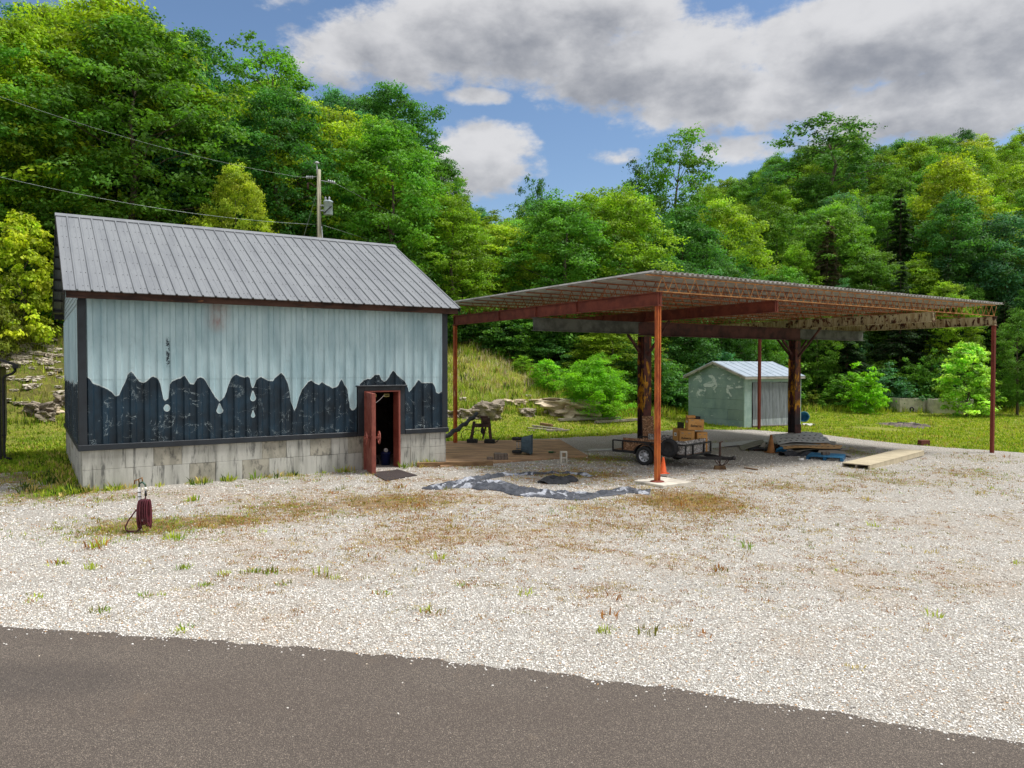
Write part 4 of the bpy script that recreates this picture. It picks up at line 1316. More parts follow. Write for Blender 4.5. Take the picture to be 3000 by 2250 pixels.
    while u < LU + .1:
        u1 = min(u + .95, LU + .16)
        xs = []; n = round((u1 - u) / per)
        for k in range(n):
            xs += [(u + (k + a) * per, h * dep) for a, h in prof]
        xs.append((u1, 0))
        m = MB(); N = len(xs); f0 = -.26 - .015 * (i % 3); z0 = 5.388 + .002 * (i % 2)
        vs = [(x, f0, z0 + h) for x, h in xs] + [(x, LV + .3, z0 + h) for x, h in xs] + [(x, f0, z0 + h + .010) for x, h in xs] + [(x, LV + .3, z0 + h + .010) for x, h in xs]
        f = [(q + 1, q, N + q, N + q + 1) for q in range(N - 1)] + [(2 * N + q, 2 * N + q + 1, 3 * N + q + 1, 3 * N + q) for q in range(N - 1)]
        f += [(q, q + 1, 2 * N + q + 1, 2 * N + q) for q in range(N - 1)] + [(N + q + 1, N + q, 3 * N + q, 3 * N + q + 1) for q in range(N - 1)]
        m.add(vs, f); m.build('deck_panel', M['galv'], t)
        u = u1; i += 1
    return t


build_canopy()
m = MB()
pc = can_pt(.22, .02)
m.b2(-.55, .55, -.52, .52, -.2, .10)
tag(m.build('footing', M['conc2'], None, bev=.015, loc=(pc.x, pc.y, gz(pc)), rotz=TH + R(3)), 'pale square concrete footing under the orange rusted front post', 'footing')


# ================================================================== THE SHED
def shed_mat():
    m, b, pr, co = new_mat('teal_shed_panel')
    n = b.noise(co, 1.6, 6, .6)
    oi = b.t.nodes.new('ShaderNodeObjectInfo')
    col = b.mix(b.ss(n, .35, .7), S(142, 164, 166), S(120, 144, 148))
    col = b.mix(b.m('MULTIPLY', oi.outputs['Random'], .45), col, S(116, 132, 126))
    sep = b.n('ShaderNodeSeparateXYZ', {'Vector': co})
    hi = b.ss(sep.outputs[2], .6, 2.1)
    p1 = b.ss(b.m('MULTIPLY_ADD', hi, .15, b.noise(b.scale(co, 1, 1, 1.7), 1.5, 6, .65, .6)), .69, .72)
    p2 = b.ss(b.noise(b.scale(co, 1, 1.6, .7), 4.5, 6, .7, .8), .66, .69)
    col = b.mix(b.m('MULTIPLY', b.m('MAXIMUM', p1, p2), .85), col, S(208, 216, 220))
    b.put(pr.inputs['Base Color'], col); pr.inputs['Roughness'].default_value = .65
    bump(b, pr, n, .1)
    return m


M['shed'] = shed_mat()
M['shed_front'] = mat('pale_teal_front', S(158, 182, 178), S(138, 164, 160), S(190, 204, 204), sc=2.5, rough=.65, t3=(.6, .72))
M['shed_trim'] = mat('grey_shed_trim', S(170, 166, 158), S(132, 126, 118), S(96, 90, 84), sc=5, rough=.85, stretch=(.4, .4, 1))


def curtain_mat():
    m, b, pr, co = new_mat('grey_tarp_curtain')
    sep = b.n('ShaderNodeSeparateXYZ', {'Vector': co})
    n = b.noise(b.scale(co, 6, 6, .7), 2, 6, .65)
    col = b.mix(b.ss(n, .35, .65), S(124, 130, 138), S(96, 102, 110))
    low = b.m('LESS_THAN', sep.outputs[2], .46)
    col = b.mix(low, col, b.mix(b.ss(n, .35, .65), S(176, 184, 192), S(120, 128, 138)))
    b.put(pr.inputs['Base Color'], col); pr.inputs['Roughness'].default_value = .7
    bump(b, pr, n, .4, .03)
    return m


M['curtain'] = curtain_mat()
SHED = Vector((12.35, 39.9, -.30))


def build_shed():
    W, L, H, RH = 4.0, 4.66, 2.83, 3.56
    t = thing('shed', 'small teal sided shed with low gable roof and a grey tarp over its doorway', 'shed', SHED, TH)
    # gable wall (normal -u): big panels in uneven courses
    rows = [(.0, .42), (.42, .98), (.98, 1.52), (1.52, 2.14), (2.14, 2.83)]
    splits = [[0, 1.9, 4.0], [0, 1.1, 2.3, 4.0], [0, 2.0, 4.0], [0, .9, 2.7, 4.0], [0, 2.0, 4.0]]
    for (a, c), sp_ in zip(rows, splits):
        for p, q in zip(sp_, sp_[1:]):
            m = MB(); m.b2(-.03, .02, p + .006, q - .006, a + .005, c - .004); m.build('wall_panel', M['shed'], t)
    m = MB(); m.prism([(.0, 2.835), (W, 2.835), (W / 2, RH - .05)], 0, -.028, .02); m.build('gable_panel', M['shed'], t)
    # front wall with the doorway
    for a, c, z0, z1_ in ((0, .56, 0, H), (4.12, L, 0, H), (.56, 4.12, 2.46, H)):
        m = MB(); m.b2(a + .03, c - .004, -.03, .03, z0, z1_); m.build('wall_panel', M['shed_front'], t)
    m = MB(); m.b2(.05, L, W - .03, W + .02, 0, H); m.b2(L - .03, L + .02, .03, W - .03, 0, H); m.build('rear_wall', M['shed_front'], t)
    m = MB(); m.b2(.03, L - .03, .03, W - .03, -.1, .05); m.build('floor', M['interior'], t)
    m = MB(); m.b2(.1, L - .1, 1.2, 1.25, .05, H); m.build('inner_wall', M['interior'], t)
    for p in ((-.035, -.035), (L - .03, -.04)):
        m = MB(); m.b2(p[0], p[0] + .07, p[1], p[1] + .07, 0, H); m.build('corner_trim', M['shed_front'], t)
    m = MB()
    for z in (1.0, 1.9): m.b2(.07, .56, -.033, -.028, z, z + .01)
    # roof: two slopes of long sheets, trim boards along eaves and rakes
    def rp(x, d, up, s):      # s=-1 front slope, +1 rear
        y = W / 2 + s * (W / 2 + .22) * d
        return (x, y, RH - (RH - H + .08) * d + up)
    for s in (-1, 1):
        x = -.22
        while x < L + .12:
            x1 = min(x + .62, L + .14); m = MB()
            pr_ = [(x + .004, .035), (x + .03, .06), (x + .055, .035), (x1 - .004, .035)]
            n = len(pr_)
            vs = [rp(a, 1.0, h, s) for a, h in pr_] + [rp(a, 0, h, s) for a, h in pr_] + [rp(a, 1.0, .01, s) for a, h in pr_] + [rp(a, 0, .01, s) for a, h in pr_]
            f = [(q, q + 1, n + q + 1, n + q) for q in range(n - 1)] + [(2 * n + q + 1, 2 * n + q, 3 * n + q, 3 * n + q + 1) for q in range(n - 1)] + [(q + 1, q, 2 * n + q, 2 * n + q + 1) for q in range(n - 1)]
            f += [(0, n, 3 * n, 2 * n), (n - 1, 3 * n - 1, 4 * n - 1, 2 * n - 1)]
            m.add(vs, f); m.build('roof_panel', M['shed_roof'], t); x = x1
        for x in (-.235, L + .15):
            m = MB(); m.bar(rp(x, 1.0, -.05, s), rp(x, .0, -.05, s), .03, .13); m.build('rake_board', M['shed_trim'], t)
        m = MB(); a, c = rp(-.22, 1.0, -.06, s), rp(L + .14, 1.0, -.06, s); m.bar(a, c, .03, .12); m.build('eave_board', M['shed_trim'], t)
    # the tarp hung in the doorway
    m = MB()
    def fn(a, b_):
        x = .60 + 2.9 * a + .02 * math.sin(b_ * 6)
        z = .10 + .03 * math.sin(a * 5) + (2.45 - .10) * b_
        return (x, -.07 + .012 * math.sin(a * 26 + b_ * 2) * (1.1 - b_) + .006 * math.sin(a * 61), z)
    m.grid(fn, 60, 12); m.build('tarp_curtain', M['curtain'], t, True)
    m = MB(); m.bar((.6, -.08, .12), (3.5, -.08, .06), .05, .05); m.build('curtain_bar', M['grey_wood'], t)
    return t


build_shed()


# ================================================================== THE TRAILER AND ITS LOAD
TR = Vector((4.84, 24.2, 0)); TR.z = gz(TR) + .03
TA = R(-42)


def tr_pt(x, y, z): return TR + Matrix.Rotation(TA, 3, 'Z') @ Vector((x, y, z))


def build_trailer():
    t = thing('trailer', 'small black utility trailer with chipboard sides parked under the canopy', 'trailer', TR, TA)
    X0, X1, Y = -1.35, 1.30, .80
    Z0, Z1 = .36, .70
    m = MB()
    for s in (-1, 1): m.bar((X0, s * Y, Z0), (X1, s * Y, Z0), .05, .08)
    for x in (X0, -.6, .1, .7, X1): m.bar((x, -Y, Z0), (x, Y, Z0), .05, .07)
    m.build('frame', M['black'], t)
    m = MB()
    for s in (-1, 1): m.bar((X0, s * Y, Z1), (X1, s * Y, Z1), .045, .045)
    m.bar((X1, -Y, Z1), (X1, Y, Z1), .045, .045)
    m.build('top_rail', M['black'], t)
    for s in (-1, 1):
        for x in (X0, -.98, .45, .87, X1):
            m = MB(); m.bar((x, s * Y, Z0), (x, s * Y, Z1), .04, .04); m.build('upright', M['black'], t)
    for y in (-.35, .35):
        m = MB(); m.bar((X1, y, Z0), (X1, y, Z1), .045, .045); m.build('upright', M['black'], t)
    m = MB(); m.b2(X0, X1 - .03, -Y + .03, Y - .03, Z0 + .02, Z0 + .045); m.build('bed', M['osb'], t)
    # chipboard linings
    for x0, x1 in ((-.98, .0), (.005, .80)):
        m = MB(); m.b2(x0, x1 - .004, -Y + .026, -Y + .044, Z0 + .05, .80); m.build('side_board', M['osb'], t)
    m = MB(); m.b2(.805, X1 - .03, -Y + .026, -Y + .044, Z0 + .05, .82); m.build('side_board', M['osb_grey'], t)
    m = MB(); m.b2(-.98, X1 - .03, Y - .044, Y - .026, Z0 + .05, .82); m.build('side_board', M['osb_grey'], t)
    for y0, y1 in ((-Y + .05, .1), (.105, Y - .05)):
        m = MB(); m.b2(X1 - .046, X1 - .028, y0, y1, Z0 + .05, .83); m.build('front_board', M['osb_grey'], t)
    # wheels, fenders, axle
    rx = Matrix.Rotation(R(90), 3, 'X')
    for s in (-1, 1):
        c = (0, s * 1.0, .305)
        m = MB(); m.lathe([(.19, -.085), (.27, -.095), (.298, -.075), (.305, -.04), (.305, .04), (.298, .075), (.27, .095), (.19, .085)], 28, c, rx, True)
        w = m.build('wheel', M['tyre'], t, True)
        m = MB(); m.lathe([(.195, -.08), (.195, .08), (.175, .07), (.165, .03), (.10, .02), (.06, .035), (.05, .06), (0, .06)], 24, c, rx if s < 0 else Matrix.Rotation(R(-90), 3, 'X'))
        r_ = m.build('rim', M['rim'], w, True)
        m = MB()
        for k in range(8):
            a = k * math.pi / 4
            m.lathe([(.0, .0), (.022, .0), (.022, .012)], 8, Vector(c) + Vector((math.cos(a) * .135, s * .036, math.sin(a) * .135)), rx)
        m.build('rim_holes', M['black'], w, kind='stuff')
        m = MB(); n = 12
        pts = [(math.cos(math.pi * k / n) * .37, .34 + math.sin(math.pi * k / n) * .34) for k in range(n + 1)]
        for (a, b_), (c_, d) in zip(pts, pts[1:]): m.bar((a, s * .97, b_), (c_, s * .97, d), .24, .012, (0, 1, 0)) if False else m.add([(a, s * .85, b_), (c_, s * .85, d), (c_, s * 1.1, d), (a, s * 1.1, b_), (a, s * .85, b_ - .012), (c_, s * .85, d - .012), (c_, s * 1.1, d - .012), (a, s * 1.1, b_ - .012)], [(0, 1, 2, 3), (7, 6, 5, 4), (3, 2, 6, 7), (0, 4, 5, 1)])
        m.build('fender', M['black'], t, True)
    m = MB(); m.bar((0, -.92, .3), (0, .92, .3), .06, .06); m.build('axle', M['dark_iron'], t)
    c = (.80, -Y - .12, .60)
    m = MB(); m.lathe([(.17, -.08), (.25, -.09), (.28, -.07), (.29, -.03), (.29, .03), (.28, .07), (.25, .09), (.17, .08)], 26, c, rx, True); sp_ = m.build('spare_wheel', M['tyre'], t, True)
    m = MB(); m.lathe([(.175, .06), (.165, .02), (.05, .01), (0, .01)], 20, c, rx); m.lathe([(.175, -.07), (.165, -.02), (.05, -.01), (0, -.01)], 20, c, rx); m.build('rim', M['dark_iron'], sp_, True)
    # tongue, coupler, jack, chains
    m = MB()
    for s in (-1, 1): m.bar((X1 - .1, s * .55, Z0 - .05), (X1 + .85, s * .06, Z0 - .05), .05, .09)
    m.bar((X1 + .8, 0, Z0 - .05), (X1 + 1.12, 0, Z0 - .04), .09, .1); m.build('tongue', M['dark_iron'], t)
    m = MB(); m.lathe([(.035, -.06), (.06, 0), (.05, .06), (0, .08)], 12, (X1 + 1.18, 0, Z0 - .02)); m.build('coupler', M['dark_iron'], t, True)
    m = MB(); m.tube([(X1 + .72, 0, .02), (X1 + .72, 0, .45)], .022, 8); m.tube([(X1 + .72, 0, .30), (X1 + .72, 0, .78)], .035, 8); m.bar((X1 + .72, -.02, .78), (X1 + .72, .16, .80), .03, .03)
    m.bar((X1 + .62, 0, .015), (X1 + .82, 0, .015), .14, .02); m.build('jack', M['iron'], t)
    for s in (-1, 1):
        m = MB(); m.tube([(X1 + .55 + .05 * k, s * (.06 + .02 * math.sin(k)), .30 - .22 * math.sin(k * math.pi / 9)) for k in range(10)], .012, 6); m.build('chain', M['iron'], t, True)
    m = MB(); m.b2(X1 - .02, X1 + .012, -.72, -.62, Z0 - .03, Z0 + .02); m.build('marker_light', mat('red_lens', S(150, 30, 30), sc=5, rough=.3, bmp=0), t)
    return t


build_trailer()


def place(me, loc, rot, parent, m):
    if not me.materials: me.materials.append(m)
    o = link('lettering', me, parent); o.location = loc; o.rotation_euler = rot
    return o


def text(body, size, loc, rot, parent, m):
    c = bpy.data.curves.new('lettering', 'FONT'); c.body = body; c.size = size; c.align_x = 'CENTER'; c.align_y = 'CENTER'; c.extrude = .0008; c.offset = size * .025
    o = bpy.data.objects.new('lettering', c); COL.objects.link(o); o.parent = parent; o.location = loc; o.rotation_euler = rot
    c.materials.append(m)
    bpy.context.view_layer.update()
    me = bpy.data.meshes.new_from_object(o.evaluated_get(bpy.context.evaluated_depsgraph_get()))
    bpy.data.objects.remove(o)
    return place(me, loc, rot, parent, m)


def carton(label, c, size, rotz, front=True, side=None, tilt=0, tf=.40):
    t = thing('carton', label, 'box', c, rotz, 'cardboard boxes on the trailer')
    t.rotation_euler = (0, tilt, rotz)
    sx, sy, sz = size
    m = MB(); m.b2(-sx / 2, sx / 2, -sy / 2, sy / 2, 0, sz); m.build('carton_body', M['cardboard'], t, bev=.006)
    for s in (-1, 1):
        m = MB(); m.b2(-sx / 2 + .003, sx / 2 - .003, s * .003, s * (sy / 2 - .003), sz + .001, sz + .006); m.build('flap', M['cardboard'], t)
    if front:
        text('Belterra', sx * .215, (0, -sy / 2 - .002, sz * tf), (R(90), 0, 0), t, M['ink'])
        m = MB()
        pts = [(-.05, 0), (-.025, .02), (0, .032), (.025, .02), (.05, 0)]
        m.tube([(sx * a * 1.2 - .02, -sy / 2 - .002, sz * tf + sx * (.16 + b_ * 1.2)) for a, b_ in pts], .004, 4); m.build('hill_mark', M['ink'], t)
        for x in (-.26, .24):
            m = MB(); m.b2(sx * x - .035, sx * x + .035, -sy / 2 - .003, -sy / 2 + .001, sz * .88, sz * .92); m.build('handle_slot', M['grey_wood'], t)
    if side:
        m = MB(); m.b2(-sx / 2 - .003, -sx / 2 + .001, -sy * .22, sy * .22, sz * .66, sz * .82); m.build('paper_label', M['white'], t)
        m = MB(); m.b2(-sx / 2 - .0045, -sx / 2 - .003, -sy * .12, sy * .12, sz * .71, sz * .76); m.build('print_block', M['ink'], t)
    return t


def load():
    z = .41
    def at(x, y): return tr_pt(x, y, z)
    # positions on the trailer bed
    carton('cardboard box lowest in front, lettered side in shade and bright narrow end', at(.85, .10), (.42, .34, .66), R(-24), tf=.66)
    carton('cardboard box at the back left of the pile with a white label on its end', at(.40, .45), (.34, .34, .68), R(18), False, True)
    carton('cardboard box at the right end of the pile, its lettered side in the sun', at(1.05, .56), (.34, .40, .60), R(8), tf=.66)
    b = at(.95, .36); b.z += .675
    carton('topmost cardboard box, tilted slightly on the other boxes, with dark labelled end', b, (.50, .36, .34), R(4), True, True, R(3))
    b2 = b + Vector((-.11, .03, .37))
    m = MB(); m.b2(-.13, .13, -.1, .1, 0, .09)
    tag(m.build('small_carton', M['cardboard'], None, bev=.004, loc=b2, rotz=R(3)), 'small pale carton lying on top of the topmost cardboard box', 'box')
    m = MB(); m.b2(-.07, .07, -.08, .08, 0, .085)
    tag(m.build('small_block', M['dark_iron'], None, bev=.004, loc=b + Vector((.11, .03, .345)), rotz=R(8)), 'small dark block on the topmost cardboard box beside the pale carton', 'block')
    m = MB(); m.b2(-.02, .02, -.2, .2, 0, .85)
    tag(m.build('black_sheet', M['black'], None, loc=at(.30, .66) + Vector((0, 0, .02)), rotz=R(14)), 'black sheet standing behind the cardboard boxes on the trailer', 'panel')
    # blocks under the jack
    j = tr_pt(2.02, 0, 0); g = gz(j) + .022
    for k, (w, d, h, dz, r) in enumerate(((.34, .16, .055, 0, 4), (.32, .15, .05, .056, -3))):
        m = MB(); m.b2(-w / 2, w / 2, -d / 2, d / 2, 0, h)
        tag(m.build('wood_block', M['wood'], None, bev=.004, loc=(j.x, j.y, g + dz), rotz=R(r)), ('lower' if k == 0 else 'upper') + ' short wood block stacked under the trailer jack', 'wood block')


load()
# chipboard standing against the left column
p = can_pt(4.52, LV / 2 - .36, 0)
m = MB(); m.box((0, 0, .68), (.42, .018, 1.36), Matrix.Rotation(R(-6), 3, 'X'))
tag(m.build('chipboard_sheet', M['osb'], None, loc=(p.x, p.y, gz(p) + .03), rotz=R(10)), 'upright brown chipboard offcut leaning on the dark column behind the trailer', 'board')


# ================================================================== SMALL THINGS ON THE LOT
from mathutils import noise as mnoise


def on(px, py, lift=.022):
    p = G(px, py); p.z += lift
    return p


def cone(name, label, px, py, h, m, group=None):
    t = thing(name, label, 'traffic cone', on(px, py), R(20))
    b = MB(); k = h / .46; w = .135 * k
    b.b2(-w, w, -w, w, 0, .025 * k); b.build('base', m, t, bev=.012)
    b = MB(); b.lathe([(.105 * k, .025 * k), (.105 * k, .045 * k), (.092 * k, .055 * k), (.03 * k, .44 * k), (.026 * k, .46 * k), (.016 * k, .46 * k), (.016 * k, .40 * k)], 20); b.build('cone_body', m, t, True)
    return t


c1 = cone('traffic_cone', 'bright orange traffic cone on the concrete footing beside the front post', 1943, 1398, .46, M['orange'])
c1.location.z = gz(pc) + .10
cone('traffic_cone', 'faded brown traffic cone standing before the pile of siding sheets', 2259, 1328, .66, M['old_orange'])


def tipped_cart():
    t = thing('garden_cart', 'blue grey garden cart tipped on its side on the muddy slab', 'cart', on(1527, 1337, .08), R(-8))
    # tub: opening to the right
    def ring(x, hy, hz_, r=.06):
        pts = []
        for cx, cz, a0 in ((hy - r, hz_ - r, 0), (-(hy - r), hz_ - r, 90), (-(hy - r), -(hz_ - r), 180), (hy - r, -(hz_ - r), 270)):
            for q in range(4):
                a = R(a0 + q * 30); pts.append((x, cx + r * math.cos(a), cz + r * math.sin(a)))
        return pts
    m = MB(); secs = [(.02, .20, .22), (.05, .22, .245), (.30, .29, .30), (.33, .315, .325), (.36, .315, .325), (.36, .29, .30), (.08, .20, .22)]
    vs = []; fs = []
    for x, a, b_ in secs: vs += [(p[0], p[1], p[2] + .33) for p in ring(x, a, b_)]
    n = 16
    for i in range(len(secs) - 1):
        for k in range(n): fs.append((i * n + k, i * n + (k + 1) % n, (i + 1) * n + (k + 1) % n, (i + 1) * n + k))
    fs.append(tuple(reversed(range(n)))); fs.append(tuple(range((len(secs) - 1) * n, len(secs) * n)))
    m.add(vs, fs); m.build('tub', M['tub'], t, True)
    for z in (.09, .53):
        m = MB(); m.lathe([(.05, -.045), (.15, -.05), (.175, -.03), (.18, 0), (.175, .03), (.15, .05), (.05, .045)], 20, (-.13, -.10, z), None, True); w = m.build('wheel', M['tyre'], t, True)
        m = MB(); m.lathe([(0, -.03), (.05, -.03), (.05, .03), (0, .03)], 12, (-.13, -.10, z)); m.build('hub', M['dark_iron'], w)
    m = MB(); m.tube([(-.13, -.10, .04), (-.13, -.10, .58)], .014, 8); m.build('axle', M['rim'], t, True)
    for z in (.20, .44):
        m = MB(); m.tube([(-.15, -.12, z), (.02, -.2, z), (.24, -.27, z)], .015, 8); m.build('frame_bar', M['tub'], t, True)
    m = MB(); m.tube([(-.02, -.17, .2), (-.02, -.17, .44)], .013, 8); m.build('cross_bar', M['rim'], t, True)


tipped_cart()


def pavers():
    p = on(1466, 1353, .075); rng = random.Random(5)
    lab = 'grey brick paver in the small stack at the front edge of the muddy slab'
    me = MB(); me.b2(-.05, .05, -.10, .10, 0, .095); mesh = me.mesh('paver_brick', M['paver'])
    spots = [(-.145 + .108 * i, .0, 0) for i in range(4)] + [(-.145 + .108 * i, .02, .097) for i in range(4)] + [(-.09 + .108 * i, .215, 0) for i in range(3)] + [(-.09 + .108 * i, .21, .097) for i in range(2)]
    for x, y, z in spots:
        o = link('paver_brick', mesh, None, .006, p + Matrix.Rotation(R(14), 3, 'Z') @ Vector((x, y, z)), R(14) + rng.uniform(-.05, .05))
        tag(o, lab, 'brick', 'pavers stacked on the slab')
    o = link('paver_brick', mesh, None, .006, p + Vector((-.33, -.05, 0)), R(100)); tag(o, 'single grey paver lying left of the small paver stack on the slab', 'brick', 'pavers stacked on the slab')


pavers()


def cinder(loc, rotz, label, upright=True):
    m = MB()
    W, Hh, Dp = .20, .395, .195
    m.b2(-W / 2, -W / 2 + .035, -Dp / 2, Dp / 2, 0, Hh); m.b2(W / 2 - .035, W / 2, -Dp / 2, Dp / 2, 0, Hh)
    for z in (0, Hh / 2 - .018, Hh - .036): m.b2(-W / 2 + .035, W / 2 - .035, -Dp / 2, Dp / 2, z, z + .036)
    o = m.build('cinder_block', M['conc2'], None, loc=loc, rotz=rotz)
    tag(o, label, 'cinder block')


cinder(on(1651, 1361), R(8), 'pale hollow cinder block standing on end at the edge of the slab')

m = MB(); m.lathe([(0, 0), (.034, 0), (.036, .01), (.036, .14), (.014, .20), (.014, .26), (0, .26)], 14, (0, 0, .036), Matrix.Rotation(R(90), 3, 'Y'))
tag(m.build('bottle', M['green_glass'], None, True, loc=on(1607, 1334, .08), rotz=R(-12)), 'green glass bottle lying on the muddy slab', 'bottle')

a, b = on(1221, 1371), on(1444, 1366)
m = MB(); m.bar((0, 0, .07), (b - a) + Vector((0, 0, .07)), .13, .14)
tag(m.build('timber', M['wood'], None, bev=.008, loc=a), 'long squared timber lying at the corner of the barn before the slab', 'timber')


def stand():
    o = on(1412, 1303, .06)
    t = thing('pump_stand', 'rusty old machine on two iron uprights beside the left canopy post', 'machine', o, R(-6))
    for x in (-.38, .30):
        m = MB(); m.b2(x - .20, x + .20, -.14, .14, 0, .16); m.build('foot_block', M['dark_iron'], t, bev=.02)
    m = MB(); m.bar((-.42, 0, .16), (-.30, 0, .84), .12, .10); m.build('upright', M['iron'], t)
    m = MB(); m.bar((.36, 0, -.02), (.26, 0, .98), .13, .10); m.build('upright', M['iron'], t)
    m = MB(); m.bar((.02, .05, .15), (.16, .05, .70), .07, .06); m.build('strut', M['iron'], t)
    m = MB(); m.b2(-.36, .34, -.09, .09, .62, .76); m.build('cross_head', M['iron'], t, bev=.02)
    m = MB(); m.b2(-.02, .26, -.11, .11, .76, .98); m.b2(-.06, .24, -.07, .07, .98, 1.06); m.build('gear_box', M['iron'], t, bev=.02)
    m = MB(); m.lathe([(.02, 0), (.07, -.06), (.07, -.2), (.02, -.26)], 12, (.02, -.02, .62)); m.build('funnel', M['dark_iron'], t, True)
    for s, r_ in ((-.55, .25), (-.15, .2)):
        m = MB(); m.tube([(s + r_ * math.cos(k * .5), -.05, .30 + r_ * math.sin(k * .5)) for k in range(9)], .012, 6); m.build('cable', M['black'], t, True)
    m = MB(); m.tube([(.5, 0, .02), (.62, -.1, .1), (.7, -.1, .22)], .015, 6); m.build('cable', M['black'], t, True)


stand()
p0 = barn_pt(BL + .05, .35, .0); p0.z = .98
p1 = on(1396, 1303, 0); p1.z = .98
pts = [p0.lerp(p1, k / 14) + Vector((0, 0, -.22 + .40 * (k / 14) ** 1.5 + .035 * math.sin(k * 1.9))) for k in range(15)]
m = MB(); m.tube(pts, [.075 + .012 * math.sin(k * 2.3) for k in range(15)], 10)
tag(m.build('black_hose', M['dark_cloth'], None, True), 'black wrapped hose running from the barn wall to the rusty machine', 'hose')


def fabric_mat():
    m, b, pr, co = new_mat('black_and_silver_tarp')
    n = b.noise(co, 1.5, 5, .6, 1.2)
    n2 = b.noise(co, 12, 6, .7)
    blk = b.mix(b.ss(n2, .4, .65), S(46, 50, 58), S(72, 76, 86)); sil = b.mix(b.ss(n2, .4, .65), S(168, 172, 180), S(116, 120, 130))
    b.put(pr.inputs['Base Color'], b.mix(b.ss(n, .44, .47), sil, blk)); pr.inputs['Roughness'].default_value = .55
    bump(b, pr, b.noise(co, 9, 7, .7, .6), .7, .05)
    return m


M['fabric'] = fabric_mat()


def ribbon(name, label, cat, pts, widths, heights, seed, m, nu=140, nv=16):
    """crumpled band of cloth along ground pixels"""
    rng = np.random.default_rng(seed)
    P = [on(*q, 0) for q in pts]
    ks = np.linspace(0, 1, len(P))
    X = np.array([p.x for p in P]); Y = np.array([p.y for p in P])
    ph = rng.uniform(0, 6, 12)
    cen = P[len(P) // 2]
    def fn(a, b_):
        x, y = np.interp(a, ks, X), np.interp(a, ks, Y)
        e = .01; dx = np.interp(min(a + e, 1), ks, X) - np.interp(max(a - e, 0), ks, X); dy = np.interp(min(a + e, 1), ks, Y) - np.interp(max(a - e, 0), ks, Y)
        L = math.hypot(dx, dy) or 1; nx, ny = -dy / L, dx / L
        w = np.interp(a, ks, widths) * (1 + .25 * math.sin(a * 31 + ph[0]) + .15 * math.sin(a * 67 + ph[1])); h = np.interp(a, ks, heights)
        c = b_ - .5
        x += nx * w * c; y += ny * w * c
        q = Vector((x * 2.2, y * 2.2, ph[3]))
        fold = .30 + 1.1 * (.5 - abs(mnoise.noise(q))) + .7 * (.4 - abs(mnoise.noise(q * 2.3))) + .35 * (.3 - abs(mnoise.noise(q * 5.1)))
        edge = max(0, 1 - (2 * abs(c)) ** 3)
        z = float(hz(x, y)) + .03 + h * edge * max(.05, fold)
        return (x - cen.x, y - cen.y, z - cen.z)
    g = MB(); g.grid(fn, nu, nv, .006)
    return tag(g.build(name, m, None, True, loc=cen), label, cat)


ribbon('tarp', 'crumpled black and silver tarp lying as a ring round bare gravel', 'tarp',
       [(1905, 1446), (1830, 1442), (1760, 1452), (1690, 1458), (1600, 1452), (1530, 1447), (1470, 1432), (1410, 1424), (1350, 1427), (1290, 1433), (1255, 1434), (1330, 1420), (1420, 1405), (1470, 1395), (1530, 1393), (1620, 1389), (1700, 1392), (1738, 1400)],
       [.5, .6, .7, .75, .85, 1.05, 1.1, .9, .75, .6, .3, .3, .4, .32, .28, .3, .3, .2], [.07, .11, .07, .09, .11, .14, .12, .14, .11, .09, .06, .08, .14, .08, .06, .07, .08, .04], 2, M['fabric'], 420, 22)
ribbon('tarp_scrap', 'small crumpled black tarp scrap inside the ring of the big tarp', 'tarp', [(1592, 1420), (1615, 1414), (1640, 1418), (1665, 1410), (1688, 1412)], [.35, .55, .45, .55, .3], [.08, .18, .12, .16, .08], 9, M['dark_cloth'], 50, 14)


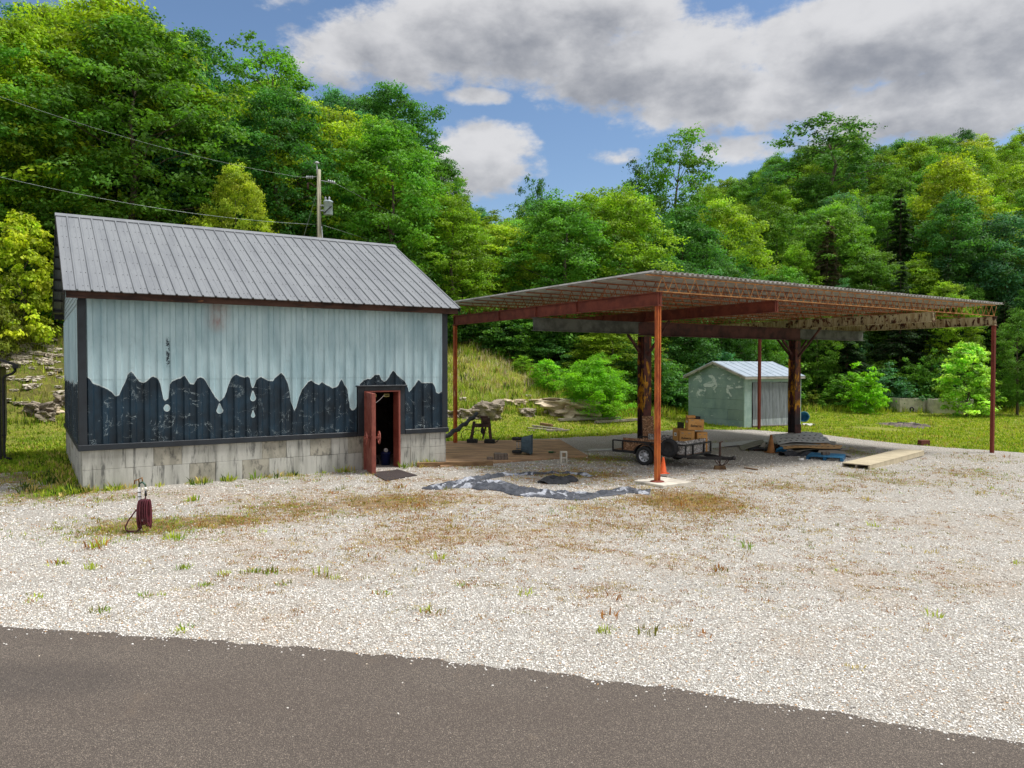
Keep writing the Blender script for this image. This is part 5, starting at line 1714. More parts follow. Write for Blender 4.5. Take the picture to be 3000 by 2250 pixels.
def standpipe():
    o = on(412, 1558)
    t = thing('standpipe', 'white and grey standpipe with brass tap standing in the gravel', 'standpipe', o)
    m = MB(); m.b2(-.035, .01, -.03, .03, -.05, .66); m.build('stake', M['grey_wood'], t)
    m = MB(); m.tube([(0.0, -.03, .1), (.0, -.03, .80)], .026, 12); m.build('pipe', M['white'], t, True)
    for z in (.62, .70):
        m = MB(); m.tube([(0, -.03, z), (0, -.03, z + .014)], .032, 12); m.build('band', M['black'], t, True)
    m = MB(); m.tube([(0, -.03, .80), (0, -.03, .86), (.06, -.03, .89), (.11, -.03, .84), (.115, -.03, .80)], .018, 10); m.build('tap_body', mat('green_brass', S(52, 92, 76), S(90, 84, 50), sc=12, rough=.5), t, True)
    m = MB(); m.tube([(0, -.03, .86), (-.01, -.03, .94), (.05, -.03, .97), (.06, -.03, .90)], .013, 8); m.build('lever', M['brass'], t, True)
    m = MB(); m.tube([(-.02, -.03, .93), (-.08, -.03, .92), (-.09, -.03, .85)], .011, 8); m.build('tap_handle', M['brass'], t, True)
    # the coil hung beside it
    rng = random.Random(3)
    c = MB()
    for k in range(15):
        x0 = .05 + .165 * (k / 14) + rng.uniform(-.008, .008); y0 = -.06 - .05 * (k % 3); w = .035 + rng.uniform(-.008, .012); zb_ = .10 + rng.uniform(-.05, .09)
        pts = []
        for q in range(21):
            a = q / 20 * 2 * math.pi
            zz = (zb_ + .58) / 2 + (.58 - zb_) / 2 * math.cos(a)
            sp_ = (.58 - zz) * .12
            pts.append((x0 + (x0 - .13) * sp_ * 3 + w * .5 * math.sin(a), y0 + w * math.sin(a), zz))
        c.tube(pts, .0125, 8, False)
    h = c.build('hose_coil', M['hose'], None, True, loc=o); tag(h, 'maroon garden hose coiled in long loops on the standpipe', 'hose')
    c = MB(); c.tube([(.115, -.04, .80), (.118, -.04, .74)], .022, 10); c.build('hose_collar', M['white'], h, True)
    c = MB(); c.tube([(.118, -.04, .74), (.125, -.045, .64)], .02, 10); c.build('hose_grip', M['black'], h, True)
    c = MB(); c.tube([(.125, -.045, .66), (.12, -.05, .60), (.06, -.09, .50), (-.05, -.11, .36), (-.16, -.13, .20), (-.20, -.14, .10), (-.19, -.15, .04), (-.13, -.16, .02), (.0, -.16, .02), (.08, -.1, .08)], .0135, 8); c.build('hose_end', M['hose'], h, True)
    c = MB(); c.b2(.118, .142, -.185, -.165, .21, .25); c.build('hose_tie', M['white'], h)


standpipe()


# ------------------------------------------------------------------ pile of siding sheets by the right column
def siding_mat(name, a, b_, dash):
    m, b, pr, co = new_mat(name)
    n = b.noise(co, 3, 6, .6)
    col = b.mix(b.ss(n, .4, .7), a, b_)
    b.put(pr.inputs['Base Color'], col); pr.inputs['Roughness'].default_value = .65
    return m


def sheet(label, corners, th, mt, bow=.03, dashes=0, name='siding_sheet', zs=None, group='siding sheets in the pile'):
    """long sheet through four ground pixels (left front, right front, right back, left back) with heights"""
    P = [G(*q) for q in corners]
    zs = zs or [.1] * 4
    P = [Vector((p.x, p.y, p.z + h)) for p, h in zip(P, zs)]
    c = sum(P, Vector()) / 4
    def fn(a, b_):
        p = P[0].lerp(P[1], a).lerp(P[3].lerp(P[2], a), b_)
        return p - c + Vector((0, 0, bow * math.sin(a * math.pi) + .35 * bow * math.sin(a * 7 + b_ * 3)))
    t = MB(); t.grid(fn, 24, 5, th)
    o = tag(t.build(name, mt, None, loc=c), label, 'siding sheet', group)
    if dashes:
        s = MB()
        rows, n = dashes
        for r_ in range(rows):
            for k in range(n):
                a0 = (k + .25 + .5 * (r_ % 2)) / (n + .6); a1 = a0 + .04; b0 = (r_ + .5) / rows
                q = [fn(a0, b0 - .02), fn(a1, b0 - .02), fn(a1, b0 + .05), fn(a0, b0 + .05)]
                up = Vector((0, 0, .004))
                s.add([v + up for v in q] + [v + Vector((0, 0, .0005)) for v in q], [(0, 1, 2, 3), (0, 4, 5, 1), (1, 5, 6, 2), (2, 6, 7, 3), (3, 7, 4, 0)])
        s.build('slots', M['dark_iron'], o, kind='stuff')
    return o


def depth_px(p, h): return p


def pile():
    sheet('grey curved sheet lowest at the front of the siding pile', [(2325, 1337), (2420, 1326), (2455, 1318), (2300, 1324)], .012, M['sheet_grey'], .09, None, zs=[.04, .16, .16, .12])
    sheet('dark sheet edge showing under the tan sheet of the siding pile', [(2292, 1330), (2450, 1327), (2470, 1318), (2290, 1320)], .03, M['dark_cloth'], .02, None, zs=[.08, .06, .06, .08])
    sheet('tan slotted siding sheet in the pile', [(2296, 1334), (2462, 1330), (2468, 1322), (2288, 1323)], .02, M['sheet_tan'], .05, (2, 9), zs=[.24, .20, .24, .30])
    sheet('brown backed sheet under the white slotted sheets of the pile', [(2286, 1330), (2446, 1325), (2450, 1315), (2275, 1318)], .025, M['sheet_grey'], .04, None, zs=[.30, .26, .30, .34])
    sheet('white slotted siding sheet in front on top of the pile', [(2280, 1328), (2432, 1323), (2420, 1307), (2266, 1312)], .012, M['sheet_white'], .07, (3, 9), zs=[.34, .34, .40, .46])
    sheet('white slotted siding sheet at the back on top of the pile', [(2262, 1318), (2412, 1308), (2405, 1296), (2255, 1306)], .012, M['sheet_white'], .06, (2, 8), zs=[.42, .42, .42, .46])
    sheet('long grey sheet lying flat left of the faded cone', [(2172, 1324), (2240, 1316), (2235, 1303), (2165, 1310)], .02, M['sheet_grey'], .02, None, zs=[.06, .22, .22, .06])
    sheet('narrow dark grey sheet under the left end of the pile', [(2190, 1322), (2275, 1326), (2280, 1316), (2195, 1312)], .03, M['dark_cloth'], .06, None, zs=[.03, .12, .2, .1])
    sheet('long white metal strip lying between the trailer and the pile', [(2080, 1316), (2250, 1303), (2250, 1296), (2080, 1304)], .015, M['sheet_white'], .02, None, 'metal_strip', [.04, .10, .12, .06], 'white strips')
    sheet('thin white strip lying on the gravel left of the trailer', [(1722, 1324), (1850, 1322), (1850, 1318), (1722, 1319)], .02, M['sheet_white'], .01, None, 'metal_strip', [.05, .05, .05, .05], 'white strips')
    sheet('pale grey board lying behind the blue pallet', [(2395, 1340), (2500, 1343), (2465, 1329), (2400, 1330)], .02, M['grey_wood'], .02, None, 'board', [.14, .1, .1, .16], None)
    sheet('long weathered board on the gravel right of the siding pile', [(2440, 1323), (2566, 1317), (2566, 1313), (2440, 1317)], .03, M['grey_wood'], .01, None, 'board', [.05, .05, .05, .05], None)
    # crushed odds and ends filling the left end of the heap
    rng = random.Random(8)
    for k, (px, py, h, mt, lab) in enumerate(((2242, 1321, .30, 'sheet_grey', 'bent grey scrap of sheet metal just left of the faded cone'), (2274, 1325, .30, 'iron', 'crumpled brown scrap right of the faded cone'),
                                              (2288, 1331, .26, 'blue', 'flattened blue box end at the corner of the siding pile'), (2312, 1331, .16, 'white', 'torn white wrapper on the tan siding sheet'), (2222, 1322, .12, 'iron', 'rusty scrap under the long grey sheet'))):
        s = MB(); ph = rng.uniform(0, 6)
        p = on(px, py, 0)
        def fn(a, b_): return (.34 * (a - .5) + .03 * math.sin(b_ * 9 + ph), .25 * (b_ - .5), h * (.35 + .65 * math.sin((a * .8 + .1) * math.pi)) * (.7 + .3 * math.sin(b_ * 8 + ph)) + .02)
        s.grid(fn, 8, 6, .02)
        tag(s.build('scrap', M[mt], None, loc=p, rotz=rng.uniform(-.6, .6)), lab, 'scrap')
    s = MB(); s.b2(-.28, .28, -.2, .2, 0, .06); s.b2(-.28, .28, -.2, -.17, .06, .09); s.b2(-.28, .28, .17, .2, .06, .09)
    p = can_pt(13.9, LV / 2 - .2); tag(s.build('tray', M['black'], None, loc=(p.x, p.y, gz(p) + .03), rotz=R(12)), 'flat black tray on the gravel at the foot of the right column', 'tray')
    # black folded fabric at the front
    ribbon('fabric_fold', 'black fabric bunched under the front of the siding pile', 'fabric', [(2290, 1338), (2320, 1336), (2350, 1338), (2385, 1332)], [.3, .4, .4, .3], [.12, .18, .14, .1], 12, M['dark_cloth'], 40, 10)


pile()


def pallet():
    c = G(2420, 1346)
    t = thing('pallet', 'bright blue wooden pallet lying on the gravel', 'pallet', (c.x, c.y, c.z + .022), R(62))
    for k in range(7):
        m = MB(); x = -.55 + k * .183; m.b2(x - .07, x + .07, -.56, .56, .118, .138); m.build('deck_board', M['blue'], t, bev=.003)
    for y in (-.54, 0, .54):
        for x in (-.54, 0, .54):
            m = MB(); m.b2(x - .07, x + .07, y - .045, y + .045, .02, .098); m.build('block', M['blue'], t)
        m = MB(); m.b2(-.61, .61, y - .047, y + .047, .0985, .1175); m.build('stringer', M['blue'], t)
        m = MB(); m.b2(-.61, .61, y - .047, y + .047, 0, .0195); m.build('skid', M['blue'], t)
    for x in (-.3, .25):
        m = MB(); m.b2(x - .035, x + .035, -.59, -.586, .045, .085); m.build('stencil_mark', M['white'], t)
    top = c.z + .022 + .139
    for k, (dx, dy, lab) in enumerate(((-.06, .0, 'grey concrete block on the blue pallet, the left of two'), (.10, .04, 'grey concrete block on the blue pallet, the right of two'))):
        m = MB(); m.b2(-.055, .055, -.11, .11, 0, .10)
        tag(m.build('concrete_block', M['paver'], None, bev=.006, loc=(c.x + dx - .02, c.y + dy + .02, top), rotz=R(-8 - 5 * k)), lab, 'block')
    m = MB(); m.lathe([(0, 0), (.05, 0), (.05, .17), (0, .17)], 14, (0, 0, .05), Matrix.Rotation(R(90), 3, 'Y'))
    tag(m.build('white_can', M['white'], None, True, loc=on(2340, 1353), rotz=R(8)), 'white can lying on the gravel left of the blue pallet', 'can')


pallet()


def boardwalk():
    A, B_, C_ = G(2470, 1369), G(2548, 1378), G(2708, 1339)
    lx = (C_ - B_); ln = lx.length; ang = math.atan2(lx.y, lx.x); w = (A - B_).length
    zc = (A.z + C_.z) / 2 + .02
    t = thing('boardwalk', 'long low tan boardwalk section of planks lying on the gravel', 'boardwalk', (B_.x, B_.y, zc), ang)
    n = int(ln / .145)
    for k in range(n):
        m = MB(); x = (k + .5) * ln / n; m.b2(x - ln / n / 2 + .003, x + ln / n / 2 - .003, .0, w, .15, .178); m.build('plank', M['ramp'], t)
    for y in (.03, w / 2, w - .03):
        m = MB(); m.b2(.01, ln - .01, y - .025, y + .025, 0, .149); m.build('joist', M['ramp'] if y < .1 else M['grey_wood'], t)


boardwalk()

m = MB(); m.b2(-.21, .21, -.12, .12, 0, .11); m.b2(-.2, .22, -.11, .12, .113, .22)
tag(m.build('brick_block', M['brick'], None, bev=.008, loc=on(2706, 1306), rotz=R(10)), 'red brown brick block at the edge of the lawn', 'block')
a, b = on(2182, 1374), on(2219, 1380)
m = MB(); m.bar((0, 0, .02), (b - a) + Vector((0, 0, .02)), .09, .03)
tag(m.build('wood_offcut', M['wood'], None, bev=.004, loc=a), 'short brown wood offcut lying alone on the gravel right of the trailer jack', 'board')
m = MB(); m.lathe([(0, 0), (.20, 0), (.29, .40), (.31, .40), (.31, .43), (.27, .43), (.19, .03), (0, .03)], 20, (0, 0, .22), Matrix.Rotation(R(70), 3, 'X'))
tag(m.build('bucket', M['blue'], None, True, loc=on(2358, 1243, .1), rotz=R(-30)), 'blue tub lying on its side at the right corner of the shed', 'bucket')
m = MB(); m.grid(lambda a, b_: (.7 * (a - .5), .4 * (b_ - .5), .10 + .06 * math.sin(a * 9 + b_ * 5)), 10, 6, .01)
tag(m.build('paper_scrap', M['white'], None, loc=on(2366, 1249, 0), rotz=.2), 'white paper scrap on the lawn below the blue tub', 'litter')
m = MB(); m.lathe([(0, 0), (.09, 0), (.1, .02), (.1, .3), (.04, .38), (0, .38)], 12, (0, 0, .14), Matrix.Rotation(R(90), 3, 'Y'))
tag(m.build('teal_bottle', mat('teal_plastic', S(120, 200, 190), S(100, 180, 172), sc=5, rough=.4, bmp=0), None, True, loc=on(2598, 1204, .04)), 'pale teal bottle lying in the grass before the concrete tanks', 'bottle')
# the burnt patch on the lawn: ash with charred sticks
p = G(2650, 1248)
m = MB()
vs = [(0, 0, .10)]; fs = []
for r_ in range(1, 7):
    for k in range(36):
        a = k * math.pi / 18; rr = r_ / 6 * (1.35 + .22 * math.sin(a * 3 + 1) + .12 * math.sin(a * 7))
        vs.append((rr * 1.0 * math.cos(a), rr * 1.25 * math.sin(a), .13 * (1 - (r_ / 6) ** 2) + .03 + .02 * math.sin(k * 5.1 + r_ * 3)))
for k in range(36):
    fs.append((0, 1 + k, 1 + (k + 1) % 36))
    for r_ in range(5): fs.append((1 + r_ * 36 + k, 1 + (r_ + 1) * 36 + k, 1 + (r_ + 1) * 36 + (k + 1) % 36, 1 + r_ * 36 + (k + 1) % 36))
m.add(vs, fs)
ash = tag(m.build('ash_heap', M['ash'], None, loc=p), 'low patch of grey ash and charred sticks on the lawn', 'ash heap')
rng = random.Random(6)
for k in range(12):
    m = MB(); a = rng.uniform(0, 3.1); x, y = rng.uniform(-.9, .9), rng.uniform(-.8, .8); l = rng.uniform(.2, .6)
    m.tube([(x - l * math.cos(a), y - l * math.sin(a), .12), (x + l * math.cos(a), y + l * math.sin(a), .15)], .03, 6); m.build('charred_stick', M['dark_iron'] if k % 3 else M['grey_wood'], ash)


def tanks():
    for k, (px, py, w, d, h, lab) in enumerate(((2668, 1208, 2.05, 1.5, 1.12, 'open pale concrete tank with a round outlet at the edge of the woods'), (2792, 1212, 2.9, 1.4, 1.12, 'second pale concrete tank half hidden by the sapling'))):
        c = G(px, py)
        t = thing('concrete_tank', lab, 'tank', c + Vector((0, .6, -.05)), R(6 if k == 0 else -3))
        for x0, x1, y0, y1 in ((-w / 2, w / 2, -d / 2, -d / 2 + .1), (-w / 2, w / 2, d / 2 - .1, d / 2), (-w / 2, -w / 2 + .1, -d / 2 + .1, d / 2 - .1), (w / 2 - .1, w / 2, -d / 2 + .1, d / 2 - .1)):
            m = MB(); m.b2(x0, x1, y0, y1, 0, h); m.build('tank_wall', M['conc2'], t, bev=.01)
        m = MB(); m.b2(-w / 2, w / 2, -d / 2, d / 2, -.1, .06); m.build('tank_floor', M['conc3'], t)
        for x in (-.5, 0, .5):
            m = MB(); m.b2(x * w * .8 - .02, x * w * .8 + .02, -d / 2 - .012, -d / 2, .02, h - .1); m.build('rib', M['conc2'], t)
        if k == 0:
            m = MB(); m.lathe([(.10, 0), (.17, 0), (.17, .07), (.10, .07)], 18, (-.1, -d / 2, .30), Matrix.Rotation(R(90), 3, 'X'), True); m.build('outlet', M['dark_iron'], t, True)
            m = MB(); m.lathe([(0, .02), (.10, .02)], 18, (-.1, -d / 2, .30), Matrix.Rotation(R(90), 3, 'X')); m.build('outlet_cover', M['conc3'], t)


tanks()

# planks and timbers in the grass
for k, (a, b, w, h, lab) in enumerate((((1546, 1257), (1640, 1265), .16, .05, 'pale plank lying lowest across the loose plank pile in the grass'), ((1560, 1253), (1650, 1264), .14, .10, 'grey plank in the middle of the loose plank pile in the grass'),
                                       ((1585, 1250), (1617, 1255), .2, .22, 'short squared reddish timber on top of the loose plank pile'), ((1547, 1264), (1566, 1264), .12, .04, 'short pale stick lying left of the plank pile'),
                                       ((1600, 1266), (1668, 1265), .12, .08, 'dark ended plank at the right front of the plank pile'),
                                       ((1637, 1237), (1815, 1231), .18, .2, 'long weathered landscape timber lying in the grass before the bush'), ((1745, 1242), (1870, 1234), .18, .14, 'second weathered timber lying in the grass right of the bush'))):
    A, B_ = on(*a, .03 + h * .5), on(*b, .03 + h * .5)
    m = MB(); m.bar((0, 0, 0), B_ - A, w, min(h, .12))
    tag(m.build('plank', M['grey_wood'] if k not in (2,) else M['wood'], None, bev=.006, loc=A), lab, 'plank')


# ------------------------------------------------------------------ rocks
def rock_mesh(name, seed, sx, sy, sz, m, strata=.022, sub=3):
    import bmesh
    rng = random.Random(seed)
    bm = bmesh.new(); bmesh.ops.create_cube(bm, size=2)
    bmesh.ops.subdivide_edges(bm, edges=bm.edges[:], cuts=sub * 3, use_grid_fill=True)
    ph = [rng.uniform(0, 6.28) for _ in range(9)]
    for v in bm.verts:
        c = v.co.copy()
        r = c.length; n = c / r
        c = c.lerp(n * 1.2, .22)
        k = 1 + .08 * math.sin(n.x * 3.1 + ph[0]) + .12 * math.sin(n.y * 4.3 + ph[1]) + .10 * math.sin(n.x * 7 + n.z * 5 + ph[2]) + .07 * math.sin(n.y * 11 + n.x * 6 + ph[3])
        c *= k
        lay = round(c.z * 3.2 + .2 * math.sin(c.x * 2 + ph[4])) / 3.2
        c.z = c.z * .72 + lay * .28
        sh = 1 + strata * (2 * ((math.sin(lay * 37.1 + ph[5]) + 1) / 2) - 1) * 2
        c.x *= sh; c.y *= sh
        q = Vector((n.x * 1.6 + ph[6], n.y * 1.6, c.z * 1.6))
        f = .22 * mnoise.noise(q) + .14 * mnoise.noise(q * 2.4) + .08 * mnoise.noise(q * 5.5)
        f += .30 * (min(.5, mnoise.noise(q * 1.3, noise_basis='VORONOI_F2F1')) - .25)
        c += Vector((n.x, n.y, n.z * .5)) * f
        v.co = Vector((c.x * sx / 2, c.y * sy / 2, c.z * sz / 2))
    me = bpy.data.meshes.new(name); bm.to_mesh(me); bm.free(); me.materials.append(m)
    return me


def rocks():
    for k, (px, py, w, dp, h, mt, lab) in enumerate((
            (1666, 1221, 3.0, 1.8, 1.1, 'rock', 'wide layered limestone ledge left of the bright bush'), (1612, 1186, 2.6, 1.6, .42, 'rock', 'flat pale limestone slab capping the ledge'),
            (1748, 1219, 1.9, 1.4, 1.0, 'rock_dark', 'brown limestone block at the right end of the ledge beside the bush'), (1428, 1228, 1.45, 1.2, 1.05, 'rock_dark', 'dark pointed boulder in the grass left of the ledge'),
            (1374, 1226, .95, .8, .55, 'rock_dark', 'grey rounded boulder right of the left canopy post'), (1548, 1219, .9, .7, .45, 'rock_dark', 'low dark rock at the foot of the ledge'),
            (1506, 1189, 1.3, .9, .4, 'rock', 'tan flat rock at the left end of the capping slab'), (1318, 1222, .9, .7, .4, 'rock_dark', 'low grey rock at the right corner of the barn'),
            (1356, 1176, .4, .3, .25, 'stone_pale', 'small white stone in the grass above the grey boulder'), (1548, 1163, .35, .3, .15, 'stone_pale', 'small pale stone on top of the capping slab'),
            (108, 1222, 1.3, .9, .7, 'rock_dark', 'grey rock outcrop at the foot of the stony slope'), (135, 1214, .9, .6, .35, 'rock', 'flat rock shelf beside the outcrop on the stony slope'), (178, 1190, .8, .8, .6, 'rock_dark', 'grey rock against the left wall of the barn on the slope'),
            (130, 1236, .7, .5, .5, 'rock_dark', 'dark rock in the grass below the outcrop'))):
        p = G(px, py)
        o = link('rock', rock_mesh('rock', 20 + k, w, dp, h, M[mt]), None, 0, (p.x, p.y + dp * .3, p.z + h * .32), R(random.uniform(-20, 20) + 12))
        tag(o, lab, 'rock', 'rocks of the ledge' if k < 10 else 'rocks of the stony slope')
    # stones scattered on the slope left of the barn
    meshes = [rock_mesh('stone', 60 + k, 1, .75, .42, M['stone_pale'], .025, 2) for k in range(6)]
    rng = random.Random(12)
    lab = 'pale limestone scattered loose on the grassy slope left of the barn'
    n = 0
    while n < 95:
        px = rng.uniform(-40, 182); py = rng.choice([rng.gauss(1075, 32), rng.gauss(1040, 30), rng.uniform(995, 1190)])
        if py < 990 or py > 1205: continue
        p = G(px, py); sc_ = rng.uniform(.22, .52) * (1.5 if rng.random() < .2 else 1)
        o = link('stone', meshes[n % 6], None, 0, (p.x, p.y, p.z + sc_ * .06), rng.uniform(0, 6.28)); o.scale = (sc_ * 1.3, sc_, sc_ * rng.uniform(.6, 1.1))
        tag(o, lab, 'stone', 'stones on the slope left of the barn'); n += 1


rocks()


# ------------------------------------------------------------------ utility pole and wires
def utility():
    d = 40.0
    top = D(934, 497, d); base = Vector((top.x, top.y, float(hz(top.x, top.y))))
    H = top.z - base.z
    t = thing('utility_pole', 'wooden utility pole with grey transformer rising behind the barn roof', 'utility pole', base)
    m = MB(); m.tube([(-.03, 0, -.3), (0, 0, H * .5), (0, 0, H)], [.14, .125, .10], 12); m.build('pole', M['pole'], t, True)
    zt = H - (650 - 497) * d / F_PX; 
    m = MB(); x = .50; m.lathe([(0, -.36), (.22, -.36), (.235, -.33), (.235, .30), (.255, .31), (.255, .36), (.2, .40), (0, .42)], 18, (x, -.05, H - 2.05)); tr = m.build('transformer', M['transformer'], t, True)
    for dx in (-.13, .07):
        m = MB(); m.lathe([(.04, 0), (.06, .03), (.04, .06), (.06, .09), (.04, .12), (.06, .15), (.03, .2), (0, .22)], 10, (x + dx, -.1, H - 1.66)); m.build('bushing', M['porcelain'], tr, True)
    for dz in (-.15, .12):
        m = MB(); m.b2(.10, .30, -.09, -.01, H - 2.05 + dz, H - 1.98 + dz); m.build('bracket', M['porcelain'], tr)
    m = MB(); m.bar((x - .17, -.30, H - 2.36), (x + .22, -.24, H - 1.98), .03, .05); m.build('stripe', M['dark_iron'], tr)
    m = MB(); m.tube([(-.07, -.1, H - .25), (-.07, -.1, H + .30)], .035, 8); m.lathe([(.035, 0), (.13, .02), (.12, .07), (.05, .12), (0, .12)], 12, (-.07, -.1, H + .28)); m.build('top_insulator', M['porcelain'], t, True)
    for sx, zz, tilt in ((-1, H - .42, 0), (1, H - .62, -.25)):
        m = MB()
        for q in range(4): m.lathe([(.03, -.04), (.085, -.02), (.085, .02), (.03, .04)], 10, (sx * (.22 + .10 * q + (.3 if sx > 0 else .1)), -.05, zz + tilt * (.10 * q)), Matrix.Rotation(R(90), 3, 'Y'))
        m.tube([(sx * .1, -.05, zz + .04), (sx * .9, -.05, zz + tilt * .4)], .018, 6); m.build('strain_insulator', M['porcelain'], t, True)
    m = MB(); m.tube([(-.55, -.1, H - 1.0), (-.50, -.1, H - .7), (-.38, -.1, H - .75), (-.14, -.05, H - .95)], .028, 6); m.tube([(-.55, -.1, H - 1.05), (-.56, -.1, H - .72)], .05, 8); m.build('fuse_cutout', M['iron'], t, True)
    m = MB(); m.tube([(.16, -.12, H - 3.0), (.20, -.12, H - 3.6), (.24, -.1, H - 5.5), (.26, -.1, -.1)], .03, 6); m.build('conduit', M['porcelain'], t, True)
    pt = lambda x_, z_: base + Vector((x_, -.05, z_))
    # wires: each a thing of its own
    def wire(a, b, sag, r, label):
        c = [a.lerp(b, k / 24) - Vector((0, 0, sag * 4 * (k / 24) * (1 - k / 24))) for k in range(25)]
        w = MB(); w.tube([p - a for p in c], r, 5); tag(w.build('power_line', M['wire'], None, True, loc=a), label, 'power line', 'power lines')
    def beyond(px, py, dep, frm, k):      # carry a wire on past the edge of the frame
        e = D(px, py, dep); return frm + (e - frm) * k
    a = pt(-.9, H - .42); wire(a, beyond(0, 226, 33, a, 1.6), .9, .008, 'upper power line running from the pole to the top left')
    a = pt(-.12, H - 2.9); wire(a, beyond(0, 458, 31, a, 1.6), .9, .010, 'lower power line running from the pole across the left trees')
    a = pt(.9, H - .74); wire(a, beyond(1500, 745, 70, a, 1.1), .6, .008, 'upper power line running from the pole down to the right')
    a = pt(.12, H - 2.9); wire(a, beyond(1520, 785, 66, a, 1.1), .5, .010, 'lower power line running from the pole behind the barn roof end')
    a = pt(-.12, H - 1.3); e = base + Vector((-3.2, 1.5, 0)); e.z = float(hz(e.x, e.y)); wire(a, e, .0, .012, 'slanting guy wire from the utility pole to the ground')


utility()


# ================================================================== TREES
def leaves_mesh(name, cl, per, leaf, seed, flat=.65, aspect=.55, droop=.0, noise_t=.22, up=.55):
    """crown of leaf-sized faces gathered in clumps; cl: list of (x, y, z, r)"""
    rng = np.random.default_rng(seed)
    cl = np.asarray(cl, float); n = len(cl)
    cnt = np.maximum(6, (per * (cl[:, 3] / cl[:, 3].mean()) ** 2)).astype(int)
    i = np.repeat(np.arange(n), cnt); N = len(i)
    # every clump is a handful of sprays round its shell, every spray a handful of leaves
    ns = 11
    q = rng.normal(size=(n, ns, 3)); q[:, :, 2] = np.where(rng.uniform(0, 1, (n, ns)) < .72, np.abs(q[:, :, 2]), q[:, :, 2]); q /= np.linalg.norm(q, axis=2, keepdims=True)
    q *= rng.uniform(.45, 1.12, (n, ns, 1)); sr_ = rng.uniform(.20, .40, (n, ns))
    k = rng.integers(0, ns, N)
    off = rng.normal(size=(N, 3)) * np.array([1, 1, .55]) * sr_[i, k][:, None]
    d = q[i, k] + off
    d[:, 2] -= .35 * np.hypot(off[:, 0], off[:, 1])
    rr = cl[i, 3]
    p = cl[i, :3] + d * rr[:, None] * np.array([1, 1, flat])
    p[:, 2] -= droop * rr * rng.uniform(0, 1, N)
    d = d / np.maximum(np.linalg.norm(d, axis=1, keepdims=True), 1e-6)
    st = rng.normal(0, .16, (n, ns))[i, k]
    nrm = d * .55 + np.array([0, 0, up]) + rng.normal(0, .42, (N, 3)); nrm /= np.linalg.norm(nrm, axis=1, keepdims=True)
    a = np.cross(nrm, rng.normal(size=(N, 3))); a /= np.linalg.norm(a, axis=1, keepdims=True); b = np.cross(nrm, a)
    L = leaf * rng.uniform(.65, 1.35, N)[:, None]; W = L * aspect
    fold = nrm * L * .18
    v = np.stack([p - a * L, p - b * W + fold, p + a * L, p + b * W + fold], 1).reshape(-1, 3)
    f = np.arange(4 * N).reshape(-1, 4)
    ct = rng.normal(0, noise_t, n); lt = rng.normal(0, .16, N)
    t = np.clip(1 + ct[i] + lt + st, .45, 1.75)
    yel = np.clip(rng.normal(0, .05, n)[i] + rng.normal(0, .05, N), -.15, .22)
    c = np.stack([t * (1 + yel), t, t * (1 - yel * 1.2)], -1)
    c = np.repeat(c[:, None], 4, 1).reshape(-1, 3)
    return np_mesh(name, v, f, M['leaf'], c)


def crown_clumps(rng, H, Rr, z0, n, r0, r1, shape=1.0, gaps=.0, squash=1.0):
    """clump centres filling a crown from z0 to H: shells with lobes"""
    out = []
    ph = [rng.uniform(0, 6.28) for _ in range(6)]
    for k in range(n):
        t = (k + .5) / n
        t = t ** .9
        prof = (math.sin(math.pi * min(1, .10 + .88 * t) ** shape)) ** .62
        a = k * 2.39996 + rng.uniform(-.5, .5)
        lobe = 1 + .22 * math.sin(2 * a + ph[0] + 3 * t) + .14 * math.sin(5 * a + ph[1] - 6 * t) + .12 * math.sin(3 * a + ph[2] + 11 * t)
        if gaps and math.sin(3 * a + ph[3] + 9 * t) + math.sin(7 * t * 3 + ph[4]) < -1.4 + gaps * 1.6: continue
        rad = Rr * prof * lobe * rng.uniform(.35, 1.0) ** .5
        z = z0 + (H - z0) * t + rng.uniform(-.3, .3)
        if rng.random() < .16: rad *= rng.uniform(1.1, 1.32); z += rng.uniform(-.2, .9)
        out.append((rad * math.cos(a) * squash, rad * math.sin(a), z, rng.uniform(r0, r1) * (1 - .28 * t)))
    return out


def trunk_mesh(name, rng, H, cl, r=.24, limbs=16, fork=.32):
    m = MB()
    top = H * .86
    bend = [(rng.uniform(-.25, .25), rng.uniform(-.25, .25)) for _ in range(6)]
    axis = [Vector((bend[k][0] * k * .4, bend[k][1] * k * .4, top * k / 5 - (.4 if k == 0 else 0))) for k in range(6)]
    m.tube(axis, [r * 1.25, r, r * .82, r * .62, r * .4, r * .12], 8)
    for c in rng.sample(cl, min(limbs, len(cl))):
        e = Vector(c[:3]); zz = max(H * fork * rng.uniform(.6, 1.1), min(e.z - .25 * math.hypot(e.x, e.y) - .6, top * .9))
        k = zz / top * 5; i = min(4, int(k)); s = axis[i].lerp(axis[i + 1], k - i)
        mid = s.lerp(e, .5) + Vector((rng.uniform(-.2, .2), rng.uniform(-.2, .2), rng.uniform(-.1, .35)))
        rr = r * (1 - zz / top * .8) * .42
        m.tube([s, mid, e], [rr, rr * .6, rr * .18], 5)
    return m.mesh(name, M['bark'], True)


PROTO = {}


def proto(kind, seed, H, Rr, z0, n, r0, r1, per, leaf, r=.24, limbs=18, shape=1.0, gaps=0, **kw):
    rng = random.Random(seed)
    cl = crown_clumps(rng, H, Rr, z0, n, r0, r1, shape, gaps)
    PROTO.setdefault(kind, []).append((leaves_mesh('crown', cl, per, leaf, seed, **kw), trunk_mesh('trunk', rng, H, cl, r, limbs), H, Rr))


